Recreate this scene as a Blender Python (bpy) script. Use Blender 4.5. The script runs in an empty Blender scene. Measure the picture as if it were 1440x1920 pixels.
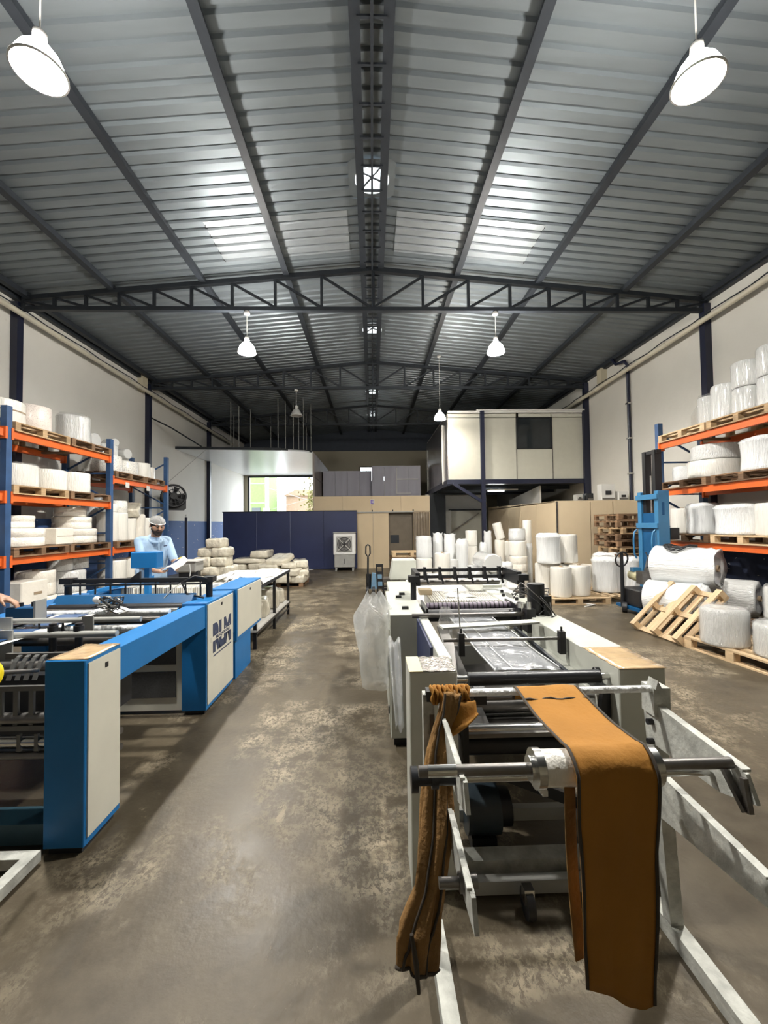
import bpy, math, random
from mathutils import Vector, Matrix
from math import sin, cos, pi, radians, sqrt, atan2
random.seed(7)
S = bpy.context.scene
COL = S.collection

# ---------------------------------------------------------------- camera
def make_camera():
    cd = bpy.data.cameras.new('camera'); co = bpy.data.objects.new('camera', cd); COL.objects.link(co)
    cd.sensor_fit = 'VERTICAL'; cd.sensor_height = 36.0
    cd.lens = 36.0 * 780.0 / 1920.0
    cd.clip_start = 0.05; cd.clip_end = 300
    m = (Matrix.Rotation(radians(-1.616), 4, 'Z') @ Matrix.Rotation(radians(90 + 1.69), 4, 'X')
         @ Matrix.Rotation(radians(-0.7), 4, 'Z'))
    m.translation = (0, 0, 1.6)
    co.matrix_world = m
    S.camera = co
make_camera()

# ---------------------------------------------------------------- world, exposure
W = bpy.data.worlds.new('overcast_sky'); S.world = W; W.use_nodes = True
_bg = W.node_tree.nodes['Background']
_bg.inputs[0].default_value = (0.86, 0.94, 1.0, 1); _bg.inputs[1].default_value = 9.0
S.view_settings.view_transform = 'Standard'; S.view_settings.look = 'None'
S.view_settings.exposure = 0.3; S.view_settings.gamma = 1.0
S.view_settings.use_curve_mapping = False
BULB = 3200.0      # radiance of a lamp's bulb
SHADE = 260.0       # radiance of the glowing acrylic lamp shade

# ---------------------------------------------------------------- mesh builder
class B:
    def __init__(s): s.v = []; s.f = []; s.sm = []; s.mi = []
    def add(s, vs, fs, smooth=False, mi=0):
        o = len(s.v); s.v += [tuple(v) for v in vs]
        for f in fs: s.f.append([i + o for i in f]); s.sm.append(smooth); s.mi.append(mi)
        return s
    def box(s, x0, x1, y0, y1, z0, z1, mi=0):
        if x0 > x1: x0, x1 = x1, x0
        if y0 > y1: y0, y1 = y1, y0
        if z0 > z1: z0, z1 = z1, z0
        return s.add([(x0,y0,z0),(x1,y0,z0),(x1,y1,z0),(x0,y1,z0),(x0,y0,z1),(x1,y0,z1),(x1,y1,z1),(x0,y1,z1)],
              [(3,2,1,0),(4,5,6,7),(0,1,5,4),(1,2,6,5),(2,3,7,6),(3,0,4,7)], False, mi)
    def bar(s, p, q, w, h=None, up=(0,0,1), mi=0):
        h = h or w; p = Vector(p); q = Vector(q); d = (q - p).normalized(); u = Vector(up)
        if abs(d.dot(u)) > .98: u = Vector((1,0,0))
        a = d.cross(u).normalized(); c = a.cross(d).normalized(); a = a * w / 2; c = c * h / 2
        return s.add([p-a-c,p+a-c,p+a+c,p-a+c,q-a-c,q+a-c,q+a+c,q-a+c],
              [(0,1,2,3)[::1],(7,6,5,4),(0,4,5,1),(1,5,6,2),(2,6,7,3),(3,7,4,0)], False, mi)
    def prism(s, pts, d, mi=0):
        n = len(pts); d = Vector(d); P = [Vector(p) for p in pts]
        return s.add(P + [p + d for p in P], [tuple(range(n))[::-1], tuple(range(n, 2*n))] +
              [(i, (i+1) % n, n + (i+1) % n, n + i) for i in range(n)], False, mi)
    def tube(s, pts, r, n=8, cap=True, mi=0, close=False):
        P = [Vector(p) for p in pts]; R = r if isinstance(r, (list, tuple)) else [r] * len(P)
        rings = []; pa = None
        for i, p in enumerate(P):
            if close: d = P[(i+1) % len(P)] - P[i-1]
            else: d = P[min(i+1, len(P)-1)] - P[max(i-1, 0)]
            d = d.normalized() if d.length > 1e-9 else Vector((0,0,1))
            if pa is None:
                u = Vector((0,0,1)) if abs(d.z) < .9 else Vector((1,0,0))
                a = d.cross(u).normalized()
            else:
                a = (pa - d * pa.dot(d)).normalized()
            pa = a; c = d.cross(a)
            rings.append([p + (a * cos(2*pi*k/n) + c * sin(2*pi*k/n)) * R[i] for k in range(n)])
        vs = [v for g in rings for v in g]; fs = []
        m = len(P)
        for i in range(m if close else m - 1):
            j = (i + 1) % m
            for k in range(n): fs.append((i*n+k, i*n+(k+1) % n, j*n+(k+1) % n, j*n+k))
        s.add(vs, fs, True, mi)
        if cap and not close:
            s.add(rings[0], [tuple(range(n))[::-1]], False, mi); s.add(rings[-1], [tuple(range(n))], False, mi)
        return s
    def cyl(s, p, q, r, n=14, r2=None, cap=True, mi=0):
        return s.tube([p, q], [r, r if r2 is None else r2], n, cap, mi)
    def lathe(s, prof, c=(0,0,0), n=24, wob=0, seed=0, mi=0, cap=True):
        rg = random.Random(seed); ph = [rg.uniform(0, 6.3) for _ in range(4)]
        c = Vector(c); vs = []; fs = []
        for j, (r, z) in enumerate(prof):
            for k in range(n):
                t = 2*pi*k/n
                w = 1 + wob * (.5*sin(3*t+ph[0]+j*.3) + .35*sin(5*t+ph[1]-j*.5) + .3*sin(9*t+ph[2]))
                vs.append((c.x + r*w*cos(t), c.y + r*w*sin(t), c.z + z + (wob*.25*sin(4*t+ph[3]) if j else 0)))
        for j in range(len(prof)-1):
            for k in range(n): fs.append((j*n+k, j*n+(k+1) % n, (j+1)*n+(k+1) % n, (j+1)*n+k))
        s.add(vs, fs, True, mi)
        if cap: s.add(vs[:n], [tuple(range(n))[::-1]], False, mi); s.add(vs[-n:], [tuple(range(n))], False, mi)
        return s
    def sph(s, c, r, nu=16, nv=10, mi=0, rot=None):
        r = r if isinstance(r, (tuple, list)) else (r, r, r); c = Vector(c); vs = []; fs = []
        for j in range(nv+1):
            a = -pi/2 + pi*j/nv
            for k in range(nu):
                t = 2*pi*k/nu; v = Vector((r[0]*cos(a)*cos(t), r[1]*cos(a)*sin(t), r[2]*sin(a)))
                vs.append(c + (rot @ v if rot else v))
        for j in range(nv):
            for k in range(nu): fs.append((j*nu+k, j*nu+(k+1) % nu, (j+1)*nu+(k+1) % nu, (j+1)*nu+k))
        return s.add(vs, fs, True, mi)
    def grid(s, fn, nu, nv, smooth=True, mi=0):
        vs = [fn(i/nu, j/nv) for j in range(nv+1) for i in range(nu+1)]
        fs = [(j*(nu+1)+i, j*(nu+1)+i+1, (j+1)*(nu+1)+i+1, (j+1)*(nu+1)+i) for j in range(nv) for i in range(nu)]
        return s.add(vs, fs, smooth, mi)
    def mesh(s, name, mats, off=(0,0,0)):
        me = bpy.data.meshes.new(name); o = Vector(off)
        me.from_pydata([tuple(Vector(v) - o) for v in s.v], [], s.f)
        me.polygons.foreach_set('use_smooth', s.sm); me.polygons.foreach_set('material_index', s.mi)
        for m in (mats if isinstance(mats, (list, tuple)) else [mats]): me.materials.append(m)
        me.update(); return me

def tag(o, label=None, cat=None, group=None, kind=None):
    if label: o['label'] = label
    if cat: o['category'] = cat
    if group: o['group'] = group
    if kind: o['kind'] = kind
    return o
def bev(o, w, seg=1):
    m = o.modifiers.new('bevel', 'BEVEL'); m.width = w; m.segments = seg; m.limit_method = 'ANGLE'; m.angle_limit = radians(40); return o
def solid(o, t):
    m = o.modifiers.new('thickness', 'SOLIDIFY'); m.thickness = t; m.offset = 0; return o
def thing(name, label, cat, loc=(0,0,0), group=None, kind=None):
    o = bpy.data.objects.new(name, None); COL.objects.link(o); o.location = loc; o.empty_display_size = .1
    return tag(o, label, cat, group, kind)
def _off(p):
    v = Vector((0,0,0))
    while p is not None: v += p.location; p = p.parent
    return v
def part(name, b, mat, par, label=None, bevel=0):
    """a child mesh; b is in world coordinates, the parent chain is not rotated while building"""
    o = bpy.data.objects.new(name, b.mesh(name, mat, _off(par))); COL.objects.link(o); o.parent = par
    if label: o['label'] = label
    if bevel: bev(o, bevel)
    return o
def single(name, b, mat, label, cat, loc=(0,0,0), group=None, kind=None, bevel=0):
    """a thing that is one mesh; b is built around its own origin when it lies near it, else in world coordinates"""
    local = Vector(b.v[0]).length < .8
    o = bpy.data.objects.new(name, b.mesh(name, mat, (0,0,0) if local else loc)); COL.objects.link(o); o.location = loc
    tag(o, label, cat, group, kind)
    if bevel: bev(o, bevel)
    return o
def struct(name, b, mat, bevel=0):
    o = bpy.data.objects.new(name, b.mesh(name, mat)); COL.objects.link(o); o['kind'] = 'structure'
    if bevel: bev(o, bevel)
    return o
def piece(name, me, par, loc=(0,0,0), rot=(0,0,0), scale=(1,1,1)):
    o = bpy.data.objects.new(name, me); COL.objects.link(o); o.parent = par; o.location = loc; o.rotation_euler = rot; o.scale = scale; return o
def dup(root, loc, rot=(0,0,0), label=None, scale=None, group=None):
    def cp(o, par):
        c = o.copy(); COL.objects.link(c); c.parent = par
        for ch in o.children: cp(ch, c)
        return c
    r = cp(root, None); r.location = loc; r.rotation_euler = rot if isinstance(rot, (tuple, list)) else (0,0,rot)
    if scale: r.scale = scale
    if label: r['label'] = label
    if group: r['group'] = group
    return r
ORD = ['first','second','third','fourth','fifth','sixth','seventh','eighth','ninth','tenth','eleventh','twelfth','thirteenth','fourteenth']

# ---------------------------------------------------------------- materials
MATS = {}
def mat(name, col, rough=.5, metal=0.0, var=.10, vscale=6.0, bump=0, bscale=40, coat=0, emit=None, es=0, trans=0, alpha=1, rnd=0, stretch=None, spec=.5, bd=.02):
    if name in MATS: return MATS[name]
    m = bpy.data.materials.new(name); m.use_nodes = True; MATS[name] = m
    nt = m.node_tree; N = nt.nodes; L = nt.links; p = N['Principled BSDF']
    p.inputs['Roughness'].default_value = rough; p.inputs['Metallic'].default_value = metal
    p.inputs['Coat Weight'].default_value = coat; p.inputs['Coat Roughness'].default_value = .12
    p.inputs['Specular IOR Level'].default_value = spec
    if trans: p.inputs['Transmission Weight'].default_value = trans
    if alpha < 1: p.inputs['Alpha'].default_value = alpha
    if emit: p.inputs['Emission Color'].default_value = (*emit, 1); p.inputs['Emission Strength'].default_value = es
    tc = N.new('ShaderNodeTexCoord'); src = tc.outputs['Object']
    if stretch:
        mp = N.new('ShaderNodeMapping'); mp.inputs['Scale'].default_value = stretch; L.new(src, mp.inputs[0]); src = mp.outputs[0]
    ns = N.new('ShaderNodeTexNoise'); ns.inputs['Scale'].default_value = vscale; ns.inputs['Detail'].default_value = 5
    L.new(src, ns.inputs['Vector'])
    cr = N.new('ShaderNodeValToRGB')
    lo = [max(0, c * (1 - var)) for c in col]; hi = [min(1, c * (1 + var)) for c in col]
    cr.color_ramp.elements[0].position = .3; cr.color_ramp.elements[1].position = .7
    cr.color_ramp.elements[0].color = (*lo, 1); cr.color_ramp.elements[1].color = (*hi, 1)
    L.new(ns.outputs[0], cr.inputs[0]); out = cr.outputs[0]
    if rnd:
        oi = N.new('ShaderNodeObjectInfo'); mr = N.new('ShaderNodeMapRange')
        mr.inputs[3].default_value = 1 - rnd; mr.inputs[4].default_value = 1 + rnd; L.new(oi.outputs['Random'], mr.inputs[0])
        mx = N.new('ShaderNodeMix'); mx.data_type = 'RGBA'; mx.blend_type = 'MULTIPLY'; mx.inputs[0].default_value = 1
        L.new(out, mx.inputs[6]); L.new(mr.outputs[0], mx.inputs[7]); out = mx.outputs[2]
    L.new(out, p.inputs['Base Color'])
    if bump:
        nb = N.new('ShaderNodeTexNoise'); nb.inputs['Scale'].default_value = bscale; nb.inputs['Detail'].default_value = 4
        L.new(src, nb.inputs['Vector']); bp = N.new('ShaderNodeBump'); bp.inputs['Strength'].default_value = bump; bp.inputs['Distance'].default_value = bd
        L.new(nb.outputs[0], bp.inputs['Height']); L.new(bp.outputs[0], p.inputs['Normal'])
    return m

def wall_mat(name, col, dado=None, dz=1.8):
    m = mat(name, col, .75, var=.06, vscale=.7, bump=.15, bscale=9)
    nt = m.node_tree; N = nt.nodes; L = nt.links; p = N['Principled BSDF']
    src = p.inputs['Base Color'].links[0].from_socket
    tc = N.new('ShaderNodeTexCoord')
    st = N.new('ShaderNodeTexNoise'); st.inputs['Scale'].default_value = 1.3; st.inputs['Detail'].default_value = 7; st.inputs['Roughness'].default_value = .65
    L.new(tc.outputs['Object'], st.inputs[0])
    r = N.new('ShaderNodeMapRange'); r.inputs[1].default_value = .66; r.inputs[2].default_value = .8; r.inputs[3].default_value = 0; r.inputs[4].default_value = .45
    L.new(st.outputs[0], r.inputs[0])
    mx = N.new('ShaderNodeMix'); mx.data_type = 'RGBA'; L.new(r.outputs[0], mx.inputs[0]); L.new(src, mx.inputs[6]); mx.inputs[7].default_value = (.28, .26, .22, 1)
    out = mx.outputs[2]
    if dado:
        sp = N.new('ShaderNodeSeparateXYZ'); L.new(tc.outputs['Object'], sp.inputs[0])
        lt = N.new('ShaderNodeMath'); lt.operation = 'LESS_THAN'; lt.inputs[1].default_value = dz; L.new(sp.outputs[2], lt.inputs[0])
        chip = N.new('ShaderNodeTexNoise'); chip.inputs['Scale'].default_value = 4.5; chip.inputs['Detail'].default_value = 6
        mp = N.new('ShaderNodeMapping'); mp.inputs['Scale'].default_value = (1, 1, 3); L.new(tc.outputs['Object'], mp.inputs[0]); L.new(mp.outputs[0], chip.inputs[0])
        cl = N.new('ShaderNodeMath'); cl.operation = 'LESS_THAN'; cl.inputs[1].default_value = .69; L.new(chip.outputs[0], cl.inputs[0])
        mu = N.new('ShaderNodeMath'); mu.operation = 'MULTIPLY'; L.new(lt.outputs[0], mu.inputs[0]); L.new(cl.outputs[0], mu.inputs[1])
        m2 = N.new('ShaderNodeMix'); m2.data_type = 'RGBA'; L.new(mu.outputs[0], m2.inputs[0]); L.new(out, m2.inputs[6]); m2.inputs[7].default_value = (*dado, 1)
        out = m2.outputs[2]
    L.new(out, p.inputs['Base Color'])
    return m

def floor_mat():
    m = bpy.data.materials.new('worn_concrete'); m.use_nodes = True; nt = m.node_tree; N = nt.nodes; L = nt.links; p = N['Principled BSDF']; p.inputs['Specular IOR Level'].default_value = .34
    tc = N.new('ShaderNodeTexCoord')
    def noise(sc, det, rg=.55, dist=0, stretch=None):
        n = N.new('ShaderNodeTexNoise'); n.inputs['Scale'].default_value = sc; n.inputs['Detail'].default_value = det
        n.inputs['Roughness'].default_value = rg; n.inputs['Distortion'].default_value = dist
        if stretch:
            mp = N.new('ShaderNodeMapping'); mp.inputs['Scale'].default_value = stretch; L.new(tc.outputs['Object'], mp.inputs[0]); L.new(mp.outputs[0], n.inputs[0])
        else: L.new(tc.outputs['Object'], n.inputs[0])
        return n.outputs[0]
    def rng(x, a, b, c=0., d=1.):
        r = N.new('ShaderNodeMapRange'); r.inputs[1].default_value = a; r.inputs[2].default_value = b; r.inputs[3].default_value = c; r.inputs[4].default_value = d
        L.new(x, r.inputs[0]); return r.outputs[0]
    def math(op, a, b):
        q = N.new('ShaderNodeMath'); q.operation = op
        for i, v in enumerate((a, b)):
            if isinstance(v, (int, float)): q.inputs[i].default_value = v
            else: L.new(v, q.inputs[i])
        return q.outputs[0]
    def mix(f, a, b):
        x = N.new('ShaderNodeMix'); x.data_type = 'RGBA'; L.new(f, x.inputs[0])
        for i, v in ((6, a), (7, b)):
            if isinstance(v, tuple): x.inputs[i].default_value = (*v, 1)
            else: L.new(v, x.inputs[i])
        return x.outputs[2]
    base = mix(rng(noise(.55, 6, .6, .6), .35, .65), (.044, .034, .0215), (.088, .069, .044))
    base = mix(rng(noise(5, 6, .65), .3, .75), base, (.102, .083, .055))
    base = mix(rng(noise(1.1, 7, .7, 1.2, (1, .45, 1)), .56, .66, 0, .7), base, (.045, .038, .029))
    # worn patches: speckled where the coating has flaked off
    patch = rng(noise(.60, 5, .62, .6), .47, .64)
    speck = math('MULTIPLY', rng(noise(38, 8, .78, .3, (1, .7, 1)), .455, .515), rng(noise(5, 7, .75), .42, .56))
    worn = math('MULTIPLY', patch, speck)
    big = rng(noise(1.3, 10, .8, .9), .615, .66, 0, .55)
    worn = math('MAXIMUM', worn, big)
    col = mix(worn, base, (.38, .32, .225))
    # slab joints
    sp = N.new('ShaderNodeSeparateXYZ'); L.new(tc.outputs['Object'], sp.inputs[0])
    def joint(ch, pitch, off):
        a = math('ADD', sp.outputs[ch], off); a = math('PINGPONG', a, pitch / 2); return math('LESS_THAN', a, .012)
    j = math('MAXIMUM', joint(1, 6.0, 1.45), joint(0, 7.0, 2.6))
    col = mix(math('MULTIPLY', j, .55), col, (.05, .043, .035))
    L.new(col, p.inputs['Base Color'])
    rough = math('ADD', rng(noise(2.5, 5), .3, .7, .34, .48), math('MULTIPLY', worn, .06))
    L.new(rough, p.inputs['Roughness'])
    bp = N.new('ShaderNodeBump'); bp.inputs['Strength'].default_value = .25; bp.inputs['Distance'].default_value = .006
    h = math('ADD', math('MULTIPLY', worn, -.6), noise(30, 4)); L.new(h, bp.inputs['Height']); L.new(bp.outputs[0], p.inputs['Normal'])
    return m

def plastic_mat(name, col=(.9,.92,.93), a=.35, bscale=9, gloss=.25, rough=.18):
    """thin clear film: see-through with glossy wrinkles"""
    m = bpy.data.materials.new(name); m.use_nodes = True; MATS[name] = m; nt = m.node_tree; N = nt.nodes; L = nt.links
    N.remove(N['Principled BSDF']); out = N['Material Output']
    tc = N.new('ShaderNodeTexCoord'); ns = N.new('ShaderNodeTexNoise'); ns.inputs['Scale'].default_value = bscale; ns.inputs['Detail'].default_value = 5; ns.inputs['Distortion'].default_value = 1.2
    L.new(tc.outputs['Object'], ns.inputs[0]); bp = N.new('ShaderNodeBump'); bp.inputs['Strength'].default_value = .9; bp.inputs['Distance'].default_value = .03; L.new(ns.outputs[0], bp.inputs['Height'])
    tr = N.new('ShaderNodeBsdfTransparent'); gl = N.new('ShaderNodeBsdfGlossy'); gl.inputs['Roughness'].default_value = rough
    df = N.new('ShaderNodeBsdfDiffuse'); df.inputs[0].default_value = (*col, 1); tl = N.new('ShaderNodeBsdfTranslucent'); tl.inputs[0].default_value = (*col, 1)
    for s in (gl, df, tl): L.new(bp.outputs[0], s.inputs['Normal'])
    m1 = N.new('ShaderNodeMixShader'); m1.inputs[0].default_value = .45; L.new(df.outputs[0], m1.inputs[1]); L.new(tl.outputs[0], m1.inputs[2])
    m2 = N.new('ShaderNodeMixShader'); m2.inputs[0].default_value = gloss; L.new(m1.outputs[0], m2.inputs[1]); L.new(gl.outputs[0], m2.inputs[2])
    m3 = N.new('ShaderNodeMixShader'); m3.inputs[0].default_value = a; L.new(tr.outputs[0], m3.inputs[1]); L.new(m2.outputs[0], m3.inputs[2])
    L.new(m3.outputs[0], out.inputs[0]); return m

def print_mat(name, base, ink, scale, thr=.52, stretch=(1,1,1), kind='noise'):
    """film printed with a dark pattern"""
    m = mat(name, base, .3, coat=.4); nt = m.node_tree; N = nt.nodes; L = nt.links; p = N['Principled BSDF']
    tc = N.new('ShaderNodeTexCoord'); mp = N.new('ShaderNodeMapping'); mp.inputs['Scale'].default_value = stretch; L.new(tc.outputs['Object'], mp.inputs[0])
    if kind == 'noise':
        n = N.new('ShaderNodeTexNoise'); n.inputs['Scale'].default_value = scale; n.inputs['Detail'].default_value = 2; L.new(mp.outputs[0], n.inputs[0]); v = n.outputs[0]
    else:
        n = N.new('ShaderNodeTexWave'); n.inputs['Scale'].default_value = scale; n.inputs['Distortion'].default_value = 1.5; n.inputs['Detail'].default_value = 3; L.new(mp.outputs[0], n.inputs[0]); v = n.outputs[1]
    g = N.new('ShaderNodeMath'); g.operation = 'GREATER_THAN'; g.inputs[1].default_value = thr; L.new(v, g.inputs[0])
    mx = N.new('ShaderNodeMix'); mx.data_type = 'RGBA'; L.new(g.outputs[0], mx.inputs[0]); mx.inputs[6].default_value = (*base, 1); mx.inputs[7].default_value = (*ink, 1)
    L.new(mx.outputs[2], p.inputs['Base Color']); return m

M_floor = floor_mat()
M_wall = wall_mat('wall_plaster', (.68, .66, .61), (.055, .125, .33), 1.8)
M_wallR = wall_mat('wall_plaster_right', (.64, .62, .565), (.02, .03, .07), 1.1)
M_wallB = wall_mat('wall_beige', (.50, .45, .33))
M_zinc = mat('galvalume_sheet', (.20, .225, .243), .46, .6, var=.10, vscale=1.4, stretch=(.5, 3, 1))
M_patch = mat('bright_zinc_patch', (.31, .335, .35), .42, .55, var=.05)
M_steel_dk = mat('dark_blue_grey_paint', (.022, .026, .032), .5, 0, var=.12, spec=.3)
M_navy = mat('navy_paint', (.010, .013, .034), .35, var=.12)
M_pvc = mat('white_pvc_lining', (.74, .76, .79), .28, var=.03)
M_pipe = mat('ivory_pipe', (.55, .51, .41), .45, var=.10, vscale=3)
M_orange = mat('orange_beam_paint', (.68, .125, .022), .42, var=.10, vscale=4)
M_rackblue = mat('rack_blue_paint', (.028, .075, .18), .42, var=.15)
M_wood = mat('pallet_wood', (.40, .27, .145), .75, var=.22, vscale=5, stretch=(1,1,8), rnd=.3, bump=.2)
M_woodlt = mat('pale_pallet_wood', (.58, .42, .25), .75, var=.20, vscale=5, stretch=(8,1,1), rnd=.16, bump=.2)
M_wooddk = mat('old_pallet_wood', (.19, .11, .058), .8, var=.25, vscale=5, stretch=(1,1,8), rnd=.35, bump=.2)
M_film = mat('white_film', (.81, .785, .72), .26, var=.06, vscale=3, bump=.28, bscale=6, coat=.7, stretch=(4,4,.5), rnd=.06, bd=.08)
M_filmw = mat('cool_white_film', (.84, .855, .855), .2, var=.06, vscale=3, bump=.42, bscale=6, coat=.9, stretch=(4,4,.6), rnd=.05, bd=.10)
M_cream = mat('cream_film', (.80, .755, .67), .36, var=.08, vscale=3, bump=.25, bscale=6, coat=.4, rnd=.08, bd=.06)
M_wrap = mat('stretch_wrapped_film', (.86, .865, .845), .12, var=.10, vscale=4, bump=.55, bscale=7, coat=1, stretch=(4,4,.7), rnd=.08, bd=.16)
M_bundle = mat('bagged_bundle', (.58, .54, .44), .22, var=.16, vscale=7, bump=.5, bscale=9, coat=.7, rnd=.14, bd=.06)
M_core = mat('cardboard_core', (.30, .22, .14), .8)
M_hole = mat('dark_hollow', (.02, .02, .022), .8)
M_blue = mat('machine_blue', (.012, .15, .40), .42, var=.05, spec=.3)
M_bluedk = mat('machine_dark_blue', (.008, .075, .19), .4, var=.06, spec=.3)
M_stblue = mat('stacker_blue', (.04, .175, .34), .36, var=.07, coat=.2)
M_panel = mat('cream_panel', (.62, .60, .51), .42, var=.03)
M_mach = mat('machine_cream', (.53, .54, .48), .38, var=.05, coat=.15)
M_machdirty = mat('worn_white_paint', (.46, .465, .425), .5, var=.25, vscale=18, bump=.3)
M_steel = mat('polished_steel', (.62, .62, .60), .22, 1, var=.06)
M_dsteel = mat('dull_steel', (.20, .19, .18), .38, .9, var=.15, vscale=14)
M_black = mat('black_rubber', (.012, .012, .014), .45, var=.2)
M_blackm = mat('black_metal', (.018, .019, .022), .38, .3, var=.15)
M_grey = mat('grey_paint', (.33, .33, .31), .45, var=.08)
M_grit = mat('mid_grey_steel', (.13, .13, .125), .4, .4, var=.15)
M_dgrey = mat('dark_grey_grille', (.06, .06, .06), .6, var=.2, vscale=60)
M_tape = mat('brown_packing_tape', (.50, .35, .19), .25, var=.2, vscale=9, coat=.5, bump=.4, bscale=25)
M_silver = mat('crinkled_silver_tape', (.50, .47, .43), .18, .6, var=.35, vscale=30, bump=1, bscale=40)
M_masking = mat('masking_tape', (.62, .56, .36), .6, var=.08)
M_cloth = mat('ochre_cloth', (.36, .158, .018), .85, var=.10, vscale=5, bump=.12, bscale=70)
M_clothdk = mat('dark_hem_tape', (.05, .04, .03), .8)
M_cloth2 = mat('dusty_ochre_cloth', (.25, .135, .042), .9, var=.25, vscale=6, bump=.5, bscale=50)
M_board = mat('beige_board', (.56, .45, .30), .65, var=.06, vscale=1.2)
M_sand = mat('sandwich_panel', (.56, .55, .47), .38, var=.03)
M_stain = mat('brushed_stainless', (.40, .38, .37), .25, .85, var=.15, vscale=2, stretch=(6,6,.3))
M_lilac = mat('lilac_film_panel', (.33, .32, .38), .4, var=.12, vscale=1.5, stretch=(3,1,.4))
M_gridw = mat('grey_brown_board', (.30, .265, .24), .6, var=.12, vscale=1.4)
M_navypan = mat('navy_panel', (.017, .026, .085), .42, var=.15, vscale=1.2)
M_glassdk = mat('dark_window_glass', (.02, .025, .028), .08, var=.1)
M_white = mat('white_enamel', (.78, .78, .76), .4, var=.03)
M_mount = mat('white_plastic', (.62, .61, .58), .5, var=.03)
M_brown = mat('brown_curtain', (.20, .16, .115), .35, var=.2, vscale=5, stretch=(6,1,.5))
M_doorgrey = mat('brown_grey_door', (.13, .105, .075), .55, var=.08)
M_skin = mat('skin', (.34, .185, .115), .5, var=.06)
M_beard = mat('dark_beard', (.022, .014, .010), .8)
M_polo = mat('light_blue_polo', (.33, .46, .62), .85, var=.10, vscale=8, bump=.3, bscale=14)
M_trouser = mat('dark_trousers', (.018, .02, .03), .85, var=.15)
M_net = plastic_mat('hair_net', (.80, .80, .78), .42, 60)
M_clear = plastic_mat('clear_plastic', (.88, .90, .90), .46, 11, .38, .12)
M_web = plastic_mat('film_web', (.55, .57, .60), .62, 5)
M_wrapc = plastic_mat('clear_wrap', (.95, .95, .94), .22, 13, .5, .1)
M_bulb = mat('lamp_bulb', (1,1,1), emit=(1.0, .965, .90), es=BULB)
M_bulboff = mat('unlit_bulb', (.5,.5,.48), .3)
M_shade = mat('glowing_acrylic', (.9,.88,.82), .3, emit=(1.0, .965, .90), es=SHADE)
M_shadeoff = mat('unlit_acrylic', (.45,.45,.43), .3)
M_shadefar = mat('glowing_acrylic_low', (.9,.88,.82), .3, emit=(1.0, .93, .82), es=SHADE * .3)
M_bulbfar = mat('lamp_bulb_low', (1,1,1), emit=(1.0, .93, .82), es=BULB * .3)
M_tube = mat('fluorescent_tube', (1,1,1), emit=(.95, 1.0, .98), es=60)
M_yellow = mat('yellow_plastic', (.85, .66, .01), .4)
M_bags = print_mat('striped_bag_edges', (.80, .77, .68), (.22, .20, .17), 14, .68, (1,.05,.05), 'wave')
M_motif = print_mat('black_motif_film', (.86, .86, .85), (.03, .03, .035), 9, .56)
M_printpk = print_mat('printed_pack', (.80, .78, .72), (.36, .36, .35), 22, .58)
M_pinkpk = print_mat('pink_printed_pack', (.78, .70, .64), (.56, .46, .42), 26, .6)
M_bagprint = mat('printed_bag', (.85, .85, .83), .3)
M_ink = mat('navy_ink', (.02, .03, .09), .4)
M_inky = mat('yellow_ink', (.85, .55, .04), .4)
M_logo = mat('logo_ink', (.03, .045, .10), .5)
M_lime = mat('lime_render', (.11, .17, .05), .8)
M_peach = mat('peach_render', (.25, .165, .115), .8)
M_leaf = mat('tree_leaves', (.12, .11, .025), .7, var=.5, vscale=12)
M_bark = mat('bark', (.12, .09, .06), .9)
M_outground = mat('street_paving', (.40, .38, .35), .8)
M_copper = mat('yellowed_motor', (.42, .39, .24), .45)

# ================================================================ STRUCTURE
XL, XR, X0 = -6.70, 6.66, 0.05          # side walls and ridge line
YF, YB = -6.5, 22.0                     # front and back walls
APEX, SLOPE = 6.66, 0.092               # roof sheet height at the ridge, fall per metre
def roofz(x): return APEX - SLOPE * abs(x - X0)

b = B(); b.box(XL-.3, XR+.3, YF-.3, YB+.2, -.12, 0); floor = struct('floor', b, M_floor)
b = B(); b.box(XL-.25, XL, YF, YB, 0, 6.03); struct('wall_left', b, M_wall)
b = B(); b.box(XR, XR+.25, YF, YB, 0, 6.03); struct('wall_right', b, M_wallR)
b = B(); b.box(XL-.25, XR+.25, YF-.25, YF, 0, 6.75); struct('wall_front', b, M_wallB)
# back wall: doorway to the street on the left, a small window beside the ridge
b = B(); OX0, OX1, OZ = -6.45, -2.30, 4.20
b.box(XL, OX0, YB, YB+.2, 0, OZ); b.box(XL, OX1, YB, YB+.2, OZ, 5.55); b.box(OX1, -.62, YB, YB+.2, 0, 5.55)
b.box(.78, XR, YB, YB+.2, 0, 5.55); b.box(-.62, .78, YB, YB+.2, 0, 3.9); b.box(-.62, .78, YB, YB+.2, 4.64, 5.55)
struct('wall_back', b, M_wallB)
b = B(); b.prism([(XL,YB-.02,5.5),(XR,YB-.02,5.5),(XR,YB-.02,roofz(XR)+.05),(X0,YB-.02,APEX+.05),(XL,YB-.02,roofz(XL)+.05)], (0,.22,0)); struct('trim_1', b, mat('slate_blue_gable', (.05, .062, .085), .6))
b = B()
for x in (-.64, .77): b.box(x, x+.04, YB-.03, YB+.05, 3.88, 4.66)
for z in (3.86, 4.62): b.box(-.64, .81, YB-.03, YB+.05, z, z+.04)
win = struct('window_1', b, M_steel_dk)
for x in (-.30, .05, .40):
    b = B(); b.box(x, x+.022, YB, YB+.03, 3.9, 4.62); part('window_bar', b, M_steel_dk, win)
b = B(); b.box(-.60, .77, YB+.03, YB+.036, 3.9, 4.62); part('pane', b, plastic_mat('pane_glass', (.9,.95,.95), .1), win)
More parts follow.
